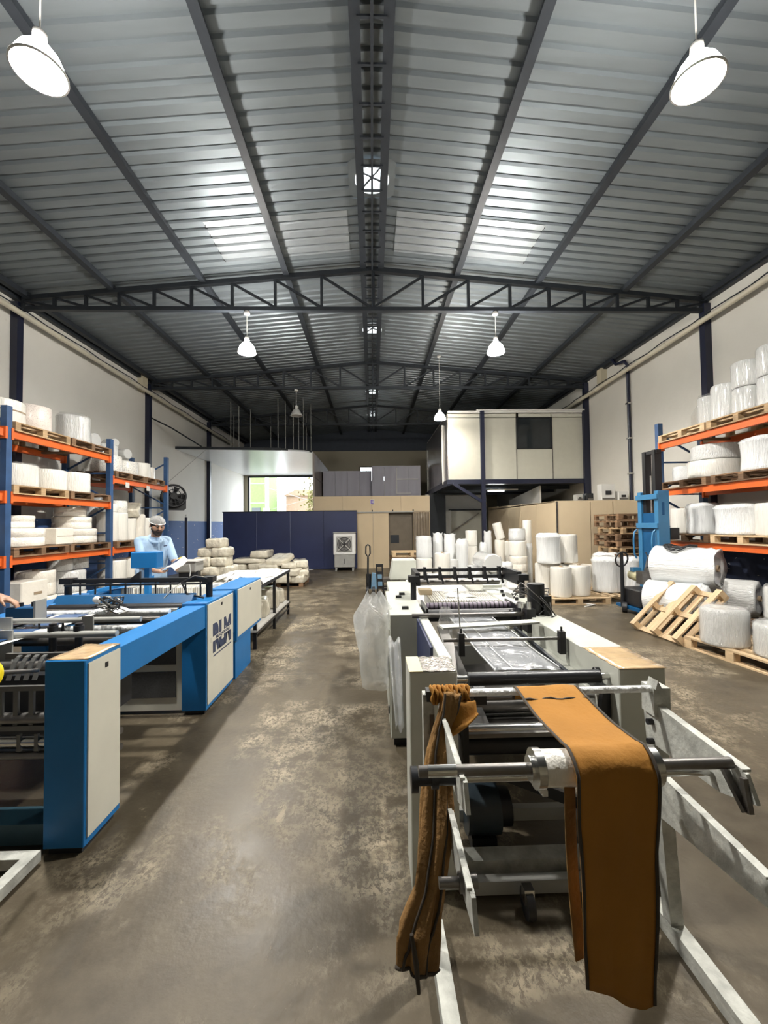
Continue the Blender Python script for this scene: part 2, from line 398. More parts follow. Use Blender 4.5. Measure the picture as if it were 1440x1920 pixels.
# doorway frame (dark lintel and post)
b = B(); b.box(OX0-.02, OX1, YB-.06, YB+.02, OZ-.07, OZ+.01); b.box(OX0-.05, OX0+.03, YB-.06, YB+.02, 0, OZ); struct('trim_2', b, M_steel_dk)
# concrete stub beside the left eaves
for x, y, z0, z1, nm in ((-6.62, 12.15, 5.55, 6.03, 'trim_3'), (6.58, 11.55, 5.45, 5.95, 'trim_4')):
    b = B(); b.box(x-.08, x+.08, y-.12, y+.12, z0, z1); struct(nm, b, M_wallB)

# ---- roof sheets: trapezoidal ribs, one object per sheet
ceil = bpy.data.objects.new('ceiling', None); COL.objects.link(ceil); ceil['kind'] = 'structure'
VENTS = [5.92, 10.6, 15.6, 18.9]
PROF = [(0, 0), (.125, 0), (.145, .036), (.18, .036)]
def sheet(side, y0, y1, hole):
    b = B(); ys = []; n = int(round((y1 - y0) / .20))
    for i in range(n): ys += [(y0 + i*.20 + p, z) for p, z in PROF]
    ys.append((y0 + n*.20, 0.0))
    xs = [0, .30, 3.4, 6.85]
    V = [(X0 + side*x, y, APEX - SLOPE*x + z) for y, z in ys for x in xs]; m = len(xs)
    F = []
    for j in range(len(ys)-1):
        for i in range(m-1):
            if i == 0 and hole is not None and abs((ys[j][0]+ys[j+1][0])/2 - hole) < .30: continue
            F.append((j*m+i, j*m+i+1, (j+1)*m+i+1, (j+1)*m+i) if side < 0 else (j*m+i, (j+1)*m+i, (j+1)*m+i+1, j*m+i+1))
    b.add(V, F); return b
y = YF - .2
while y < YB + .1:
    h = next((v for v in VENTS if y - .4 < v < y + 1.4), None)
    for sd in (-1, 1): part('roof_sheet', sheet(sd, y, y + 1.0, h), M_zinc, ceil)
    y += 1.0
# brighter repair sheets laid under the ribs either side of the ridge near the first truss
def patch(x0, x1, y0, n):
    b = B(); ys = []
    for i in range(n): ys += [(y0 + i*.20 + p, z) for p, z in PROF]
    ys.append((y0 + n*.20, 0.0)); V = [(x, y, APEX - SLOPE*abs(x - X0) + z - .010) for y, z in ys for x in (x0, x1)]
    b.add(V, [(2*j, 2*j+1, 2*j+3, 2*j+2) for j in range(len(ys)-1)])
    o = part('repair_sheet', b, M_patch, ceil, 'brighter replacement sheet'); solid(o, .004)
    b = B(); xe = x0 if x0 < 0 else x1
    b.tube([(xe + .012*sin(k*2.3), y0 + n*.20*k/14, APEX - SLOPE*abs(xe - X0) - .008 + (.036 if k % 3 == 0 else 0)) for k in range(15)], .008, 5); part('torn_edge', b, M_black, ceil)
patch(-2.62, -.35, 6.5, 5); patch(.45, 2.85, 6.5, 5)

# ---- ridge ventilators
for i, vy in enumerate(VENTS):
    n = 28; r = .25; z = APEX - .03
    t = thing('roof_vent', ['round ridge vent nearest the camera, bright with crossed braces', 'second round ridge vent, beyond the first truss',
              'third round ridge vent, seen under the second truss', 'farthest and smallest round ridge vent'][i], 'vent', (X0, vy, z), 'round vents along the ridge')
    b = B(); ring = [(X0 + r*cos(2*pi*k/n), vy + r*sin(2*pi*k/n)) for k in range(n)]
    sq = []
    for k in range(n):
        c, s = cos(2*pi*k/n), sin(2*pi*k/n); q = .34 / max(abs(c), abs(s)); sq.append((X0 + q*c, vy + q*s))
    b.add([(p[0], p[1], z) for p in ring] + [(p[0], p[1], z) for p in sq], [(k, (k+1) % n, n + (k+1) % n, n + k) for k in range(n)])
    part('flashing', b, M_zinc, t)
    b = B(); b.add([(p[0], p[1], z - .02) for p in ring] + [(p[0], p[1], z + .22) for p in ring], [(k, n+k, n+(k+1) % n, (k+1) % n) for k in range(n)], True)
    part('collar', b, M_white, t)
    me = None
    for k in range(20):
        a = 2*pi*k/20
        if me is None:
            vb = B(); vb.grid(lambda u, v: (.25 + .10*sin(pi*v) - .0*u + .02*u, -.035 + .06*u + .03*sin(pi*v), .22 + .34*v), 2, 6)
            me = vb.mesh('vane', M_white)
        piece('vane', me, t, (0,0,0), (0,0,a))
    b = B(); b.lathe([(.24, z+.55), (.10, z+.62), (.01, z+.63)], (X0, vy, 0), 20); part('vent_cap', b, M_white, t)
    b = B()
    for a in (.5, 2.2): b.bar((X0 + r*cos(a), vy + r*sin(a), z + .03), (X0 - r*cos(a), vy - r*sin(a), z + .03), .018)
    b.cyl((X0, vy, z), (X0, vy, z+.6), .012, 6); part('brace', b, M_black, t)

# ---- purlins
def purlin(x, label):
    zz = roofz(x) - .01
    b = B(); b.box(x-.03, x+.03, YF, YB-.03, zz-.11, zz-.004); b.box(x-.055, x+.055, YF, YB-.03, zz-.118, zz-.11)
    single('purlin', b, M_steel_dk, label, 'purlin', (x, YF, zz), 'roof purlins', 'thing')
NM = ['nearest the ridge', 'second out from the ridge', 'third out from the ridge', 'along the eaves']
for i, d in enumerate((1.64, 3.22, 4.92, 6.50)):
    purlin(X0 - d, 'dark steel purlin under the roof left of the ridge, ' + NM[i] if i < 3 else 'dark steel purlin above the left wall, along the eaves')
    purlin(X0 + d, 'dark steel purlin under the roof right of the ridge, ' + NM[i] if i < 3 else 'dark steel purlin above the right wall, along the eaves')
purlin(X0 - .17, 'left one of the twin dark ridge purlins'); purlin(X0 + .17, 'right one of the twin dark ridge purlins')
t = thing('ridge_tie', 'dark tie strip with short cross bars along the ridge', 'roof tie', (X0, YF, APEX - .1))
b = B(); b.bar((X0, YF, APEX-.16), (X0, YB-.1, APEX-.16), .03); part('tie_bar', b, M_steel_dk, t)
yy = -2.0; me = None
while yy < YB - 1:
    if me is None:
        cb = B(); cb.box(-.15, .15, -.012, .012, -.012, .012); me = cb.mesh('cross_bar', M_steel_dk)
    piece('cross_bar', me, t, (0, yy - YF, -.05)); yy += .42

# ---- roof trusses
def truss(Y, label):
    t = thing('roof_truss', label, 'truss', (X0, Y, 5.72), 'roof trusses')
    xe = 6.58; zb = 5.735
    top = lambda x: 6.52 - .090*abs(x)
    b = B()
    for s in (-1, 1): b.bar((X0 + s*xe, Y, top(xe)), (X0, Y, top(0)), .09, .085)
    part('top_chord', b, M_steel_dk, t)
    b = B(); b.bar((X0 - xe, Y, zb), (X0 + xe, Y, zb), .09, .075); part('bottom_chord', b, M_steel_dk, t)
    w = [.50,.50,.53,.56,.60,.66,.70,.76,.82]; s0 = sum(w); xs = [xe]
    for q in w: xs.append(xs[-1] - q * (xe - .02) / s0)
    for s in (-1, 1):
        for i in range(len(xs)):
            if xs[i] > .1 or s > 0:
                b = B(); b.bar((X0 + s*xs[i], Y, zb+.03), (X0 + s*xs[i], Y, top(xs[i])-.03), .05); part('vertical_web', b, M_steel_dk, t)
            if i < len(xs) - 1:
                b = B(); b.bar((X0 + s*xs[i], Y, top(xs[i])-.04), (X0 + s*xs[i+1], Y, zb+.04), .04); part('diagonal_web', b, M_steel_dk, t)
TR = [2.9, 7.9, 12.5, 17.1]
for Y, l in zip(TR[1:], ['nearest dark steel roof truss spanning the hall in full view', 'second dark roof truss, behind the two far lit lamps', 'third dark roof truss, deep in the shade at the back']): truss(Y, l)
truss(2.9, 'roof truss above the camera, out of the top of the picture')

# ---- wall columns (structure)
for nm, x, s, ys in (('left', XL, 1, TR), ('right', XR, -1, TR)):
    for Y in ys:
        b = B(); b.box(x, x + s*.13, Y-.07, Y+.07, 0, 5.85); struct('column_' + nm, b, M_navy)
    b = B(); b.box(x, x + s*.10, YF, YB, 5.90, 6.05); struct('eaves_beam_' + nm, b, M_steel_dk)
# ---- ivory drain pipes along both walls, with cable on top and brackets
def wall_pipe(x, s, y0, y1, z0, z1, label):
    t = thing('drain_pipe', label, 'pipe', (x, y0, z0))
    b = B(); b.cyl((x, y0, z0), (x, y1, z1), .052, 12); part('pipe', b, M_pipe, t)
    b = B(); b.tube([(x + s*.0, y0 + (y1-y0)*k/30, z0 + (z1-z0)*k/30 + .085 + .02*sin(k*2.1)) for k in range(31)], .012, 6); part('cable', b, M_steel_dk, t)
    k = y0 + 1.0
    while k < y1 - .2:
        zz = z0 + (z1-z0)*(k-y0)/(y1-y0)
        b = B(); b.cyl((x, k-.05, zz), (x, k+.05, zz), .062, 12); part('coupling', b, M_pipe, t)
        k += 2.9
wall_pipe(XL+.21, 1, 2.0, 19.5, 5.70, 5.42, 'ivory drain pipe running along the left wall under the roof')
wall_pipe(XR-.21, -1, 2.0, 15.0, 5.62, 5.30, 'ivory drain pipe running along the right wall under the roof')
# conduit dropping down the right wall
t = thing('wall_conduit', 'dark conduit dropping down the right wall above the electric boxes', 'conduit', (XR-.05, 10.4, 2.1))
b = B(); b.tube([(XR-.15, 10.9, 5.95), (XR-.18, 10.7, 5.75), (XR-.12, 10.42, 5.72), (XR-.06, 10.4, 5.60), (XR-.06, 10.4, 2.1)], .04, 8); part('conduit_tube', b, M_navy, t)
for z in (4.6, 3.7, 2.8):
    b = B(); b.box(XR-.11, XR, 10.34, 10.46, z, z+.04); part('clip', b, M_steel, t)

# ================================================================ LAMPS
def lamp(x, y, lit, label, zmount=5.70, z=4.90, low=False):
    t = thing('high_bay_lamp', label, 'lamp', (x, y, z), 'hanging bay lamps')
    b = B(); b.tube([(x, y, zmount), (x, y, z+.30)], .006, 6); part('cord', b, M_mount, t)
    b = B(); b.lathe([(.055, zmount-.06), (.06, zmount-.03), (.04, zmount)], (x, y, 0), 12); part('ceiling_rose', b, M_mount, t)
    b = B(); b.lathe([(.035, z+.20), (.045, z+.22), (.045, z+.29), (.02, z+.31)], (x, y, 0), 14); part('lamp_holder', b, M_mount, t)
    b = B(); b.lathe([(.172, z), (.168, z+.012), (.150, z+.055), (.122, z+.12), (.075, z+.18), (.035, z+.205)], (x, y, 0), 28, cap=False)
    sh = part('lamp_shade', b, (M_shadefar if low else M_shade) if lit else M_shadeoff, t); solid(sh, .004)
    b = B(); b.lathe([(.166, z-.006), (.178, z-.006), (.178, z+.008), (.166, z+.008), (.166, z-.006)], (x, y, 0), 28, cap=False); part('rim', b, M_mount, t)
    b = B(); b.sph((x, y, z+.075), .07, 16, 10); part('bulb', b, (M_bulbfar if low else M_bulb) if lit else M_bulboff, t)
lamp(-2.37, 2.98, True, 'large lit bay lamp at the upper left, nearest the camera')
lamp(2.49, 2.97, True, 'large lit bay lamp at the upper right, nearest the camera')
lamp(-2.35, 7.9, True, 'lit bay lamp hanging from the first truss, left of the ridge')
lamp(2.43, 7.9, True, 'lit bay lamp hanging from the first truss, right of the ridge')
lamp(-2.25, 12.5, False, 'unlit grey bay lamp hanging over the white suspended ceiling')
lamp(1.98, 11.85, True, 'lit bay lamp glaring beside the corner of the raised office', roofz(1.98)-.005, 4.60, True)

# ================================================================ BACK OF THE HALL
# suspended white PVC ceiling over the street entrance, on hanger rods
b = B(); b.prism([(XL, 14.35, 4.25), (-3.2, 14.75, 4.25), (-2.45, 15.0, 4.25), (-2.17, 15.3, 4.25), (-2.17, YB, 4.25), (XL, YB, 4.25)], (0, 0, .05))
t = thing('suspended_ceiling', 'glossy white suspended ceiling over the street entrance at the back left', 'ceiling', (-4.4, 15, 4.25))
part('ceiling_panel', b, M_pvc, t)
b = B(); b.bar((XL, 14.33, 4.30), (-3.2, 14.73, 4.30), .04, .09); b.bar((-3.2, 14.73, 4.30), (-2.2, 15.25, 4.30), .04, .07); part('edge_trim', b, M_steel_dk, t)
for x, y in ((-5.15,15.3),(-4.95,15.6),(-4.75,16.4),(-3.45,15.4),(-3.2,15.5),(-3.0,16.0),(-2.9,16.6),(-2.55,15.6),(-2.4,16.5),(-2.75,17.6),(-4.2,17.4),(-5.6,17.0)):
    b = B(); b.cyl((x, y, 4.29), (x, y, roofz(x)-.02), .014, 6); part('hanger_rod', b, M_grey, t)
# boarded side wall of that entrance
t = tag(bpy.data.objects.new('wall_partition', None), kind='structure'); COL.objects.link(t); t.location = (-2.15, 15.3, 0)
for i in range(5):
    for j, (z0, z1) in enumerate(((0, 2.62), (2.64, 3.35), (3.37, 4.25))):
        b = B(); b.box(-2.17, -2.10, 15.25 + i*1.35, 15.25 + (i+1)*1.35 - .02, z0, z1); part('board', b, M_gridw, t)
# navy panels of the low partition across the back left
t = tag(bpy.data.objects.new('wall_navy_screen', None), kind='structure'); COL.objects.link(t); t.location = (-3, 15.1, 0)
xs = [-5.36 + i * (4.80/4) for i in range(5)]
for i in range(4):
    b = B(); b.box(xs[i]+.004, xs[i+1]-.004, 15.08, 15.14, .02, 2.09); part('navy_board', b, M_navypan, t)
b = B(); b.box(-5.38, -.55, 15.07, 15.15, 2.09, 2.12); part('cap_strip', b, M_steel_dk, t)
# beige partition with door, right of the navy panels
t = tag(bpy.data.objects.new('wall_beige_screen', None), kind='structure'); COL.objects.link(t); t.location = (0, 15.3, 0)
xs = [-2.14, -.55, .02, .60, 2.12]
for i in range(4):
    b = B()
    if i < 3: b.box(xs[i]+.004, xs[i+1]-.004, 15.26, 15.36, 0, 2.05)
    else: b.box(1.50, 2.12, 15.26, 15.36, 0, 2.05)
    part('board', b, M_board, t)
for i in range(4):
    b = B(); b.box(-2.14 + i*1.065+.003, -2.14 + (i+1)*1.065-.003, 15.24, 15.36, 2.07, 2.64); part('upper_board', b, M_board, t)
b = B(); b.box(-2.10, 1.52, 15.20, 15.24, 2.03, 2.07); part('door_rail', b, M_grey, t)
for x in (-1.0, 0, .75, 1.5):
    b = B(); b.box(x-.02, x+.02, 15.2, 15.24, 2.07, 2.13); part('rail_bracket', b, M_steel_dk, t)
b = B(); b.box(.60, 1.50, 15.40, 15.44, 0, 2.05); d1 = struct('door_1', b, M_doorgrey)
b = B(); b.box(.66, .98, 15.395, 15.405, .9, 1.2); part('door_panel', b, M_steel_dk, d1)
t = thing('strip_curtain', 'brown plastic strip curtain beside the grey door at the back', 'curtain', (1.75, 15.15, 2.05))
for i in range(5):
    x = 1.5 + i*.115; b = B(); b.grid(lambda u, v, x=x: (x + u*.12, 15.12 + .02*sin(u*3+x*9) + .012*sin(v*5), 2.03 - v*2.0), 3, 8); o = part('strip', b, M_brown, t); solid(o, .004)
sg = B(); sg.box(-.08, .08, 15.215, 15.235, 2.34, 2.52)
t = single('wall_sign', sg, M_mount, 'small square lilac sign high on the beige partition', 'sign', (0, 15.23, 2.43))
b = B(); b.box(-.055, -.025, 15.205, 15.214, 2.365, 2.495)
for z in (2.365, 2.418, 2.468): b.box(-.025, .05, 15.205, 15.214, z, z+.028)
part('sign_mark', b, mat('violet_ink', (.16, .10, .45), .5), t)
# lilac panelled cold rooms behind the beige partition
for x0, x1, zt, lab, yy in ((-2.05, -.01, 3.80, 'lower lilac film-wrapped box room above the beige partition', 17.4), (0, 2.0, 3.95, 'taller lilac box room with a pale painted rectangle', 17.0)):
    t = thing('box_room', lab, 'box room', ((x0+x1)/2, yy, 0))
    n = 4
    for i in range(n):
        b = B(); b.box(x0 + (x1-x0)*i/n+.004, x0 + (x1-x0)*(i+1)/n-.004, yy, yy+.08, 0, zt); part('wall_panel', b, M_lilac, t)
    for xx in (x0, x1-.08):
        b = B(); b.box(xx, xx+.08, yy+.08, yy+3.5, 0, zt); part('side_panel', b, M_lilac, t)
    b = B(); b.box(x0, x1, yy, yy+3.5, zt, zt+.05); part('roof_panel', b, M_lilac, t)
    if x0 == 0:
        b = B(); b.box(1.0, 1.03, yy-.012, yy, 2.85, 3.92); b.box(1.03, 1.9, yy-.012, yy, 3.42, 3.46); b.box(1.03, 1.6, yy-.012, yy, 2.85, 2.88); part('pale_strip', b, M_mount, t)

# ---- raised office (mezzanine) on the right
t = thing('raised_office', 'raised office box of cream panels on a dark steel frame', 'office', (4.4, 12.5, 2.83))
MX0, MX1, MY0, MY1, MZ0, MZ1 = 2.33, 6.56, 12.5, 17.3, 2.90, 4.95
for x0, x1 in ((2.33, 3.40), (3.42, 4.42), (5.53, 6.56)):
    b = B(); b.box(x0, x1-.012, MY0, MY0+.06, MZ0, 4.80); part('front_panel', b, M_sand, t)
b = B(); b.box(4.42, 5.52, MY0, MY0+.06, MZ0, 3.84); part('front_panel', b, M_sand, t)
b = B()
for x in (2.33, 3.41, 4.415, 5.52): b.box(x, x+1.08 if x < 5 else 6.56, MY0, MY0+.06, 4.82, 4.95)
part('head_strip', b, M_sand, t)
b = B(); b.box(2.33, 6.56, MY0-.03, MY0+.05, 4.95, 5.02); b.box(3.2, 6.56, MY0-.05, MY0, 5.0, 5.05); part('roof_edge', b, M_mount, t)
b = B()
for x in (4.405, 5.515): b.box(x, x+.02, MY0-.012, MY0+.05, MZ0, 4.81)
part('joint_strip', b, M_dsteel, t)
b = B(); b.box(4.43, 5.51, MY0+.02, MY0+.03, 3.86, 4.80); g = part('window_pane', b, M_glassdk, t)
b = B()
for a in ((4.42,4.45,3.84,4.82),(5.49,5.52,3.84,4.82),(4.42,5.52,3.84,3.87),(4.42,5.52,4.79,4.82)): b.box(a[0], a[1], MY0-.015, MY0+.05, a[2], a[3])
part('window_frame', b, M_blackm, t)
for i in range(4):
    b = B(); b.box(MX0-.03, MX0, MY0 + i*1.2+.004, MY0 + (i+1)*1.2-.004, MZ0, 4.92); part('side_panel', b, M_stain, t, 'brushed metal panel')
b = B(); b.box(MX0, MX1, MY0, MY1, 4.93, 4.98); part('roof_panel', b, M_sand, t)
b = B(); b.box(MX0-.02, MX1, MY0, MY1, 2.82, 2.90); part('floor_deck', b, M_steel_dk, t)
b = B(); b.box(MX0-.05, MX1, MY0-.05, MY0+.04, 2.78, 2.92); part('front_beam', b, M_navy, t)
b = B(); b.box(MX0-.06, MX0+.04, MY0, MY1, 2.74, 2.92); part('side_beam', b, M_navy, t)
for y in (13.6, 14.8, 16.0):
    b = B(); b.box(MX0, MX1, y, y+.06, 2.70, 2.82); part('joist', b, M_steel_dk, t)
b = B(); b.box(3.30, 3.42, MY0-.10, MY0, 0, 5.0); part('post', b, M_navy, t)
b = B(); b.box(6.46, 6.58, MY0-.10, MY0, 0, 5.0); part('post', b, M_navy, t)
b = B(); b.bar((2.45, MY0-.03, 2.80), (3.32, MY0-.03, 2.25), .09); part('knee_brace', b, M_navy, t)
b = B(); b.tube([(MX0-.05, 13.25, 4.75), (MX0-.06, 13.2, 4.4), (MX0-.05, 13.3, 3.6), (MX0-.05, 13.2, 2.85)], .03, 8); part('conduit', b, M_mount, t)
b = B(); b.tube([(MX0-.05, 16.9, 4.6), (MX0-.05, 16.9, 2.9)], .02, 8); part('conduit', b, M_mount, t)

# ---- walls under the office, and the beige box room on the right
b = B(); b.box(2.13, 4.6, 16.6, 16.7, 0, 2.78); struct('wall_under_office', b, M_mount)
b = B(); b.box(2.15, 2.75, 15.5, 15.6, 0, 2.74); struct('trim_5', b, M_steel_dk)
b = B(); b.box(2.76, 3.02, 15.9, 15.95, .0, 2.1); struct('trim_6', b, M_mount)
t = tag(bpy.data.objects.new('door_2', None), kind='structure'); COL.objects.link(t); t.location = (3.6, 16.4, 0)
b = B(); b.box(3.02, 3.08, 16.3, 16.4, 0, 2.15); b.box(3.02, 4.5, 16.3, 16.4, 2.1, 2.16); part('door_frame', b, M_steel_dk, t)
b = B(); b.box(3.08, 4.35, 16.36, 16.4, 0, 2.1); part('door_leaf', b, M_sand, t)
b = B(); b.bar((3.1, 16.28, 1.25), (4.2, 16.28, 2.0), .04); part('brace', b, M_dsteel, t)
t = tag(bpy.data.objects.new('wall_box_room', None), kind='structure'); COL.objects.link(t); t.location = (5, 10.2, 0)
for x0, x1 in ((4.57, 5.43), (5.44, 6.0), (6.01, 6.64)):
    b = B(); b.box(x0, x1-.01, 10.2, 10.26, 0, 2.10); part('board', b, M_board, t)
for i in range(5):
    b = B(); b.box(4.57, 4.63, 10.27 + i*1.2, 10.27 + (i+1)*1.2-.012, 0, 2.12 + .02*i); part('board', b, M_board, t)
b = B(); b.box(4.56, 4.60, 10.18, 10.2, 0, 2.12); part('corner_strip', b, M_dsteel, t)
b = B(); b.box(4.57, 6.64, 10.2, 16.2, 2.10, 2.13); part('roof_board', b, M_board, t)
b = B(); b.prism([(5.25, 12.9, 2.14), (5.25, 15.8, 2.14), (5.25, 15.8, 2.45), (5.25, 12.9, 2.75)], (.06, 0, 0)); part('grey_board', b, M_mount, t)
t = thing('fluorescent_light', 'lit fluorescent tube under the raised office', 'light', (4.1, 13.4, 2.66))
b = B(); b.box(3.75, 4.75, 13.38, 13.46, 2.66, 2.70); part('batten', b, M_mount, t)
b = B(); b.cyl((3.78, 13.42, 2.64), (4.30, 13.42, 2.64), .018, 10); part('tube', b, M_tube, t)

# ---- electric boxes on the wall above the box room
def ebox(x, y, z, w, h, lab, m=M_mount):
    t = thing('electric_box', lab, 'electric box', (x, y, z))
    b = B(); b.box(x, x+w, y, y+.2, z, z+h); part('casing', b, m, t, bevel=.01)
    b = B(); b.box(x+w*.3, x+w*.7, y-.012, y, z+h*.35, z+h*.6); part('display', b, M_black, t)
    b = B(); b.box(x+.02, x+w-.02, y-.02, y-.005, z+.03, z+.07); part('cable_entry', b, M_dsteel, t)
    return t
ebox(5.80, 10.35, 2.13, .36, .42, 'white electric box, taller of the pair above the beige box room')
ebox(6.24, 10.35, 2.13, .26, .24, 'small white electric box beside the taller one')
ebox(5.50, 10.5, 2.13, .18, .2, 'small dark meter box above the beige box room', M_blackm)
ebox(5.27, 10.55, 2.13, .16, .18, 'small grey meter box nearest the raised office', M_grey)

# ---- outside the street entrance
b = B(); b.box(-30, 12, YB+.2, 60, -.15, -.02); struct('ground_outside', b, M_outground)
t = thing('lime_house', 'lime green house across the street, seen through the entrance', 'building', (-10.5, 30, 0))
b = B(); b.box(-14, -7.72, 30, 34, 0, 7.5); part('wall', b, M_lime, t)
for z in (3.2, 4.6): b = B(); b.box(-13.9, -7.71, 29.96, 30, z, z+.06); part('moulding', b, M_white, t)
b = B(); b.box(-8.6, -8.0, 29.95, 30.0, 1.9, 2.9); part('window', b, M_glassdk, t)
t = thing('peach_house', 'pale peach house across the street, right of the pole', 'building', (-5, 34, 0))
b = B(); b.box(-7.0, -4.3, 34, 38, 0, 4.0); part('wall', b, M_peach, t)
b = B(); b.prism([(-7.2, 33.8, 4.0), (-4.1, 33.8, 4.0), (-5.2, 33.8, 4.5), (-6.2, 33.8, 4.5)], (0, 4.4, 0)); part('roof', b, M_peach, t)
t = thing('street_pole', 'grey concrete utility pole outside the entrance', 'pole', (-6.9, 27.5, 0))
b = B(); b.cyl((-6.9, 27.5, 0), (-6.9, 27.5, 8), .13, 12, .1); part('shaft', b, M_grey, t)
b = B(); b.cyl((-6.9, 27.3, 2.35), (-6.9, 27.3, 2.75), .22, 12); part('transformer', b, M_grey, t)
b = B(); b.tube([(-6.9, 27.5, 4.1), (-4.4, 27.0, 3.3), (-2.0, 26.5, 2.9)], .018, 6); b.tube([(-6.9, 27.5, 2.6), (-4.5, 27.2, 3.2), (-2.0, 27, 3.9)], .014, 6); part('wire', b, M_dsteel, t)
t = thing('street_tree', 'yellow-green leafy tree at the right edge of the entrance', 'tree', (-3.4, 26, 0))
b = B(); b.tube([(-3.4, 26, 0), (-3.35, 26, 1.6), (-3.5, 26, 3.0)], [.12, .10, .05], 8); part('trunk', b, M_bark, t)
b = B(); rg = random.Random(3)
for _ in range(900):
    c = Vector((-3.35 + rg.gauss(0, .42), 26 + rg.gauss(0, .5), 3.1 + rg.gauss(0, .95))); a = Vector((rg.uniform(-1,1), rg.uniform(-1,1), rg.uniform(-1,1))).normalized() * .11
    d = a.cross(Vector((rg.uniform(-1,1), rg.uniform(-1,1), .3))).normalized() * .06
    b.add([c-a, c+d, c+a, c-d], [(0,1,2,3)])
part('foliage', b, M_leaf, t)['kind'] = 'stuff'

# ================================================================ PALLETS
PM = {}
def pallet_proto(kind):
    m = {'lt': M_woodlt, 'md': M_wood, 'dk': M_wooddk}[kind]
    if kind not in PM:
        d = B(); d.box(-.049, .049, -.60, .60, 0, .02); s = B(); s.box(-.5, .5, -.049, .049, 0, .02)
        k = B(); k.box(-.05, .05, -.05, .05, 0, .078)
        PM[kind] = (d.mesh('deck_board', m), s.mesh('stringer_board', m), k.mesh('block', m))
    return PM[kind]
def pallet(loc, label, kind='md', rot=(0,0,0), sc=(1,1,1), group=None, jit=.0):
    """1.0 deep (x) by 1.2 long (y), .14 high; boards run along y"""
    D, Sx, K = pallet_proto(kind)
    t = thing('wooden_pallet', label, 'pallet', loc, group); t.rotation_euler = rot; t.scale = sc
    r = random.Random(hash(label) % 1000 if False else len(label) * 31 + int(loc[1]*100))
    for x in (-.45, -.27, -.09, .09, .27, .45): piece('deck_board', D, t, (x, r.uniform(-1,1)*jit, .12))
    for y in (-.55, 0, .55): piece('stringer_board', Sx, t, (0, y, .10))
    for x in (-.45, 0, .45):
        for y in (-.55, 0, .55): piece('block', K, t, (x, y, .021))
    for x in (-.45, 0, .45): piece('runner_board', D, t, (x, 0, 0))
    return t

# ================================================================ FILM ROLLS
RM = {}
def roll_meshes(style, seed):
    key = (style, seed)
    if key in RM: return RM[key]
    b = B(); m = M_film
    if style == 'plain':
        b.lathe([(.93, 0), (.985, .02), (1, .06), (1.0, .35), (.995, .65), (1, .94), (.98, .985), (.93, 1)], n=28, wob=.012, seed=seed)
    elif style == 'wrapped':
        b.lathe([(.9, 0), (.99, .02), (1.01, .07), (.985, .25), (1.0, .45), (.985, .7), (1.0, .9), (.96, .985), (.8, 1.01), (.5, .985)], n=30, wob=.022, seed=seed); m = M_wrap
    elif style == 'bagged':       # roll in a loose bag, tied or folded on top
        b.lathe([(.93, 0), (1.02, .03), (1.0, .12), (.97, .4), (.99, .7), (1.02, .86), (1.06, .91), (.97, .93), (.93, .99), (.7, 1.03), (.3, 1.02)], n=30, wob=.035, seed=seed); m = M_filmw
    elif style == 'cream':
        b.lathe([(.93, 0), (.98, .02), (1, .08), (.99, .46), (.975, .485), (.975, .515), (.99, .54), (1, .92), (.97, .985), (.93, 1)], n=28, wob=.018, seed=seed); m = M_cream
    elif style == 'loose':        # bag with torn ragged top
        b.lathe([(.9, 0), (1.0, .04), (.97, .3), (1.0, .6), (.96, .85), (.99, .93), (.9, .99), (.96, 1.05), (.75, 1.01)], n=30, wob=.05, seed=seed); m = M_filmw
    elif style == 'print':
        b.lathe([(.96, 0), (1, .03), (1, .5), (.995, .97), (.95, 1)], n=28, wob=.01, seed=seed); m = M_printpk
    elif style == 'pink':
        b.lathe([(.96, 0), (1, .03), (1, .5), (.995, .97), (.95, 1)], n=28, wob=.012, seed=seed); m = M_pinkpk
    body = b.mesh('film_roll', m)
    c = B(); c.lathe([(.17, .99), (.17, 1.035), (.125, 1.035), (.125, .96), (.01, .955)], n=16); core = c.mesh('core_tube', M_core)
    w = B(); rg = random.Random(seed + 5); n = 40
    pr = [[(1.015 + rg.uniform(-.01,.02), -.01), (1.02 + rg.uniform(-.01,.03), .5), (1.02+rg.uniform(-.02,.03), .97), (.9+rg.uniform(-.05,.05), 1.04+rg.uniform(-.02,.05)), (.55+rg.uniform(-.1,.1), 1.02+rg.uniform(-.01,.05))] for _ in range(n)]
    w.add([(pr[k][j][0]*cos(2*pi*k/n), pr[k][j][0]*sin(2*pi*k/n), pr[k][j][1]) for j in range(5) for k in range(n)],
          [(j*n+k, j*n+(k+1)%n, (j+1)*n+(k+1)%n, (j+1)*n+k) for j in range(4) for k in range(n)], True)
    RM[key] = (body, core, w.mesh('clear_wrap', M_wrapc)); return RM[key]
_rs = [0]
def roll(x, y, z, r, h, label, style='plain', group=None, tilt=(0,0), core=None, wrap=False, cat='film roll'):
    _rs[0] += 1; me, co, wr = roll_meshes(style, _rs[0] % 4)
    o = bpy.data.objects.new('film_roll', me); COL.objects.link(o); o.location = (x, y, z + .002); o.scale = (r, r, h)
    o.rotation_euler = (tilt[0], tilt[1], (_rs[0] * 2.4) % 6.28 if tilt == (0,0) else 0); tag(o, label, cat, group)
    if core if core is not None else style in ('plain', 'cream', 'print', 'pink'):
        piece('core_tube', co, o)
    if wrap: piece('clear_wrap', wr, o)
    return o
def lying_roll(p, d, r, label, style='plain', group=None, cat='film roll'):
    """a roll on its side: p one end of the axis, d axis vector"""
    me, co, wr = roll_meshes(style, 1); d = Vector(d); o = bpy.data.objects.new('film_roll', me); COL.objects.link(o)
    o.location = p; o.rotation_euler = d.to_track_quat('Z', 'Y').to_euler(); o.scale = (r, r, d.length); tag(o, label, cat, group)
    piece('core_tube', co, o); return o
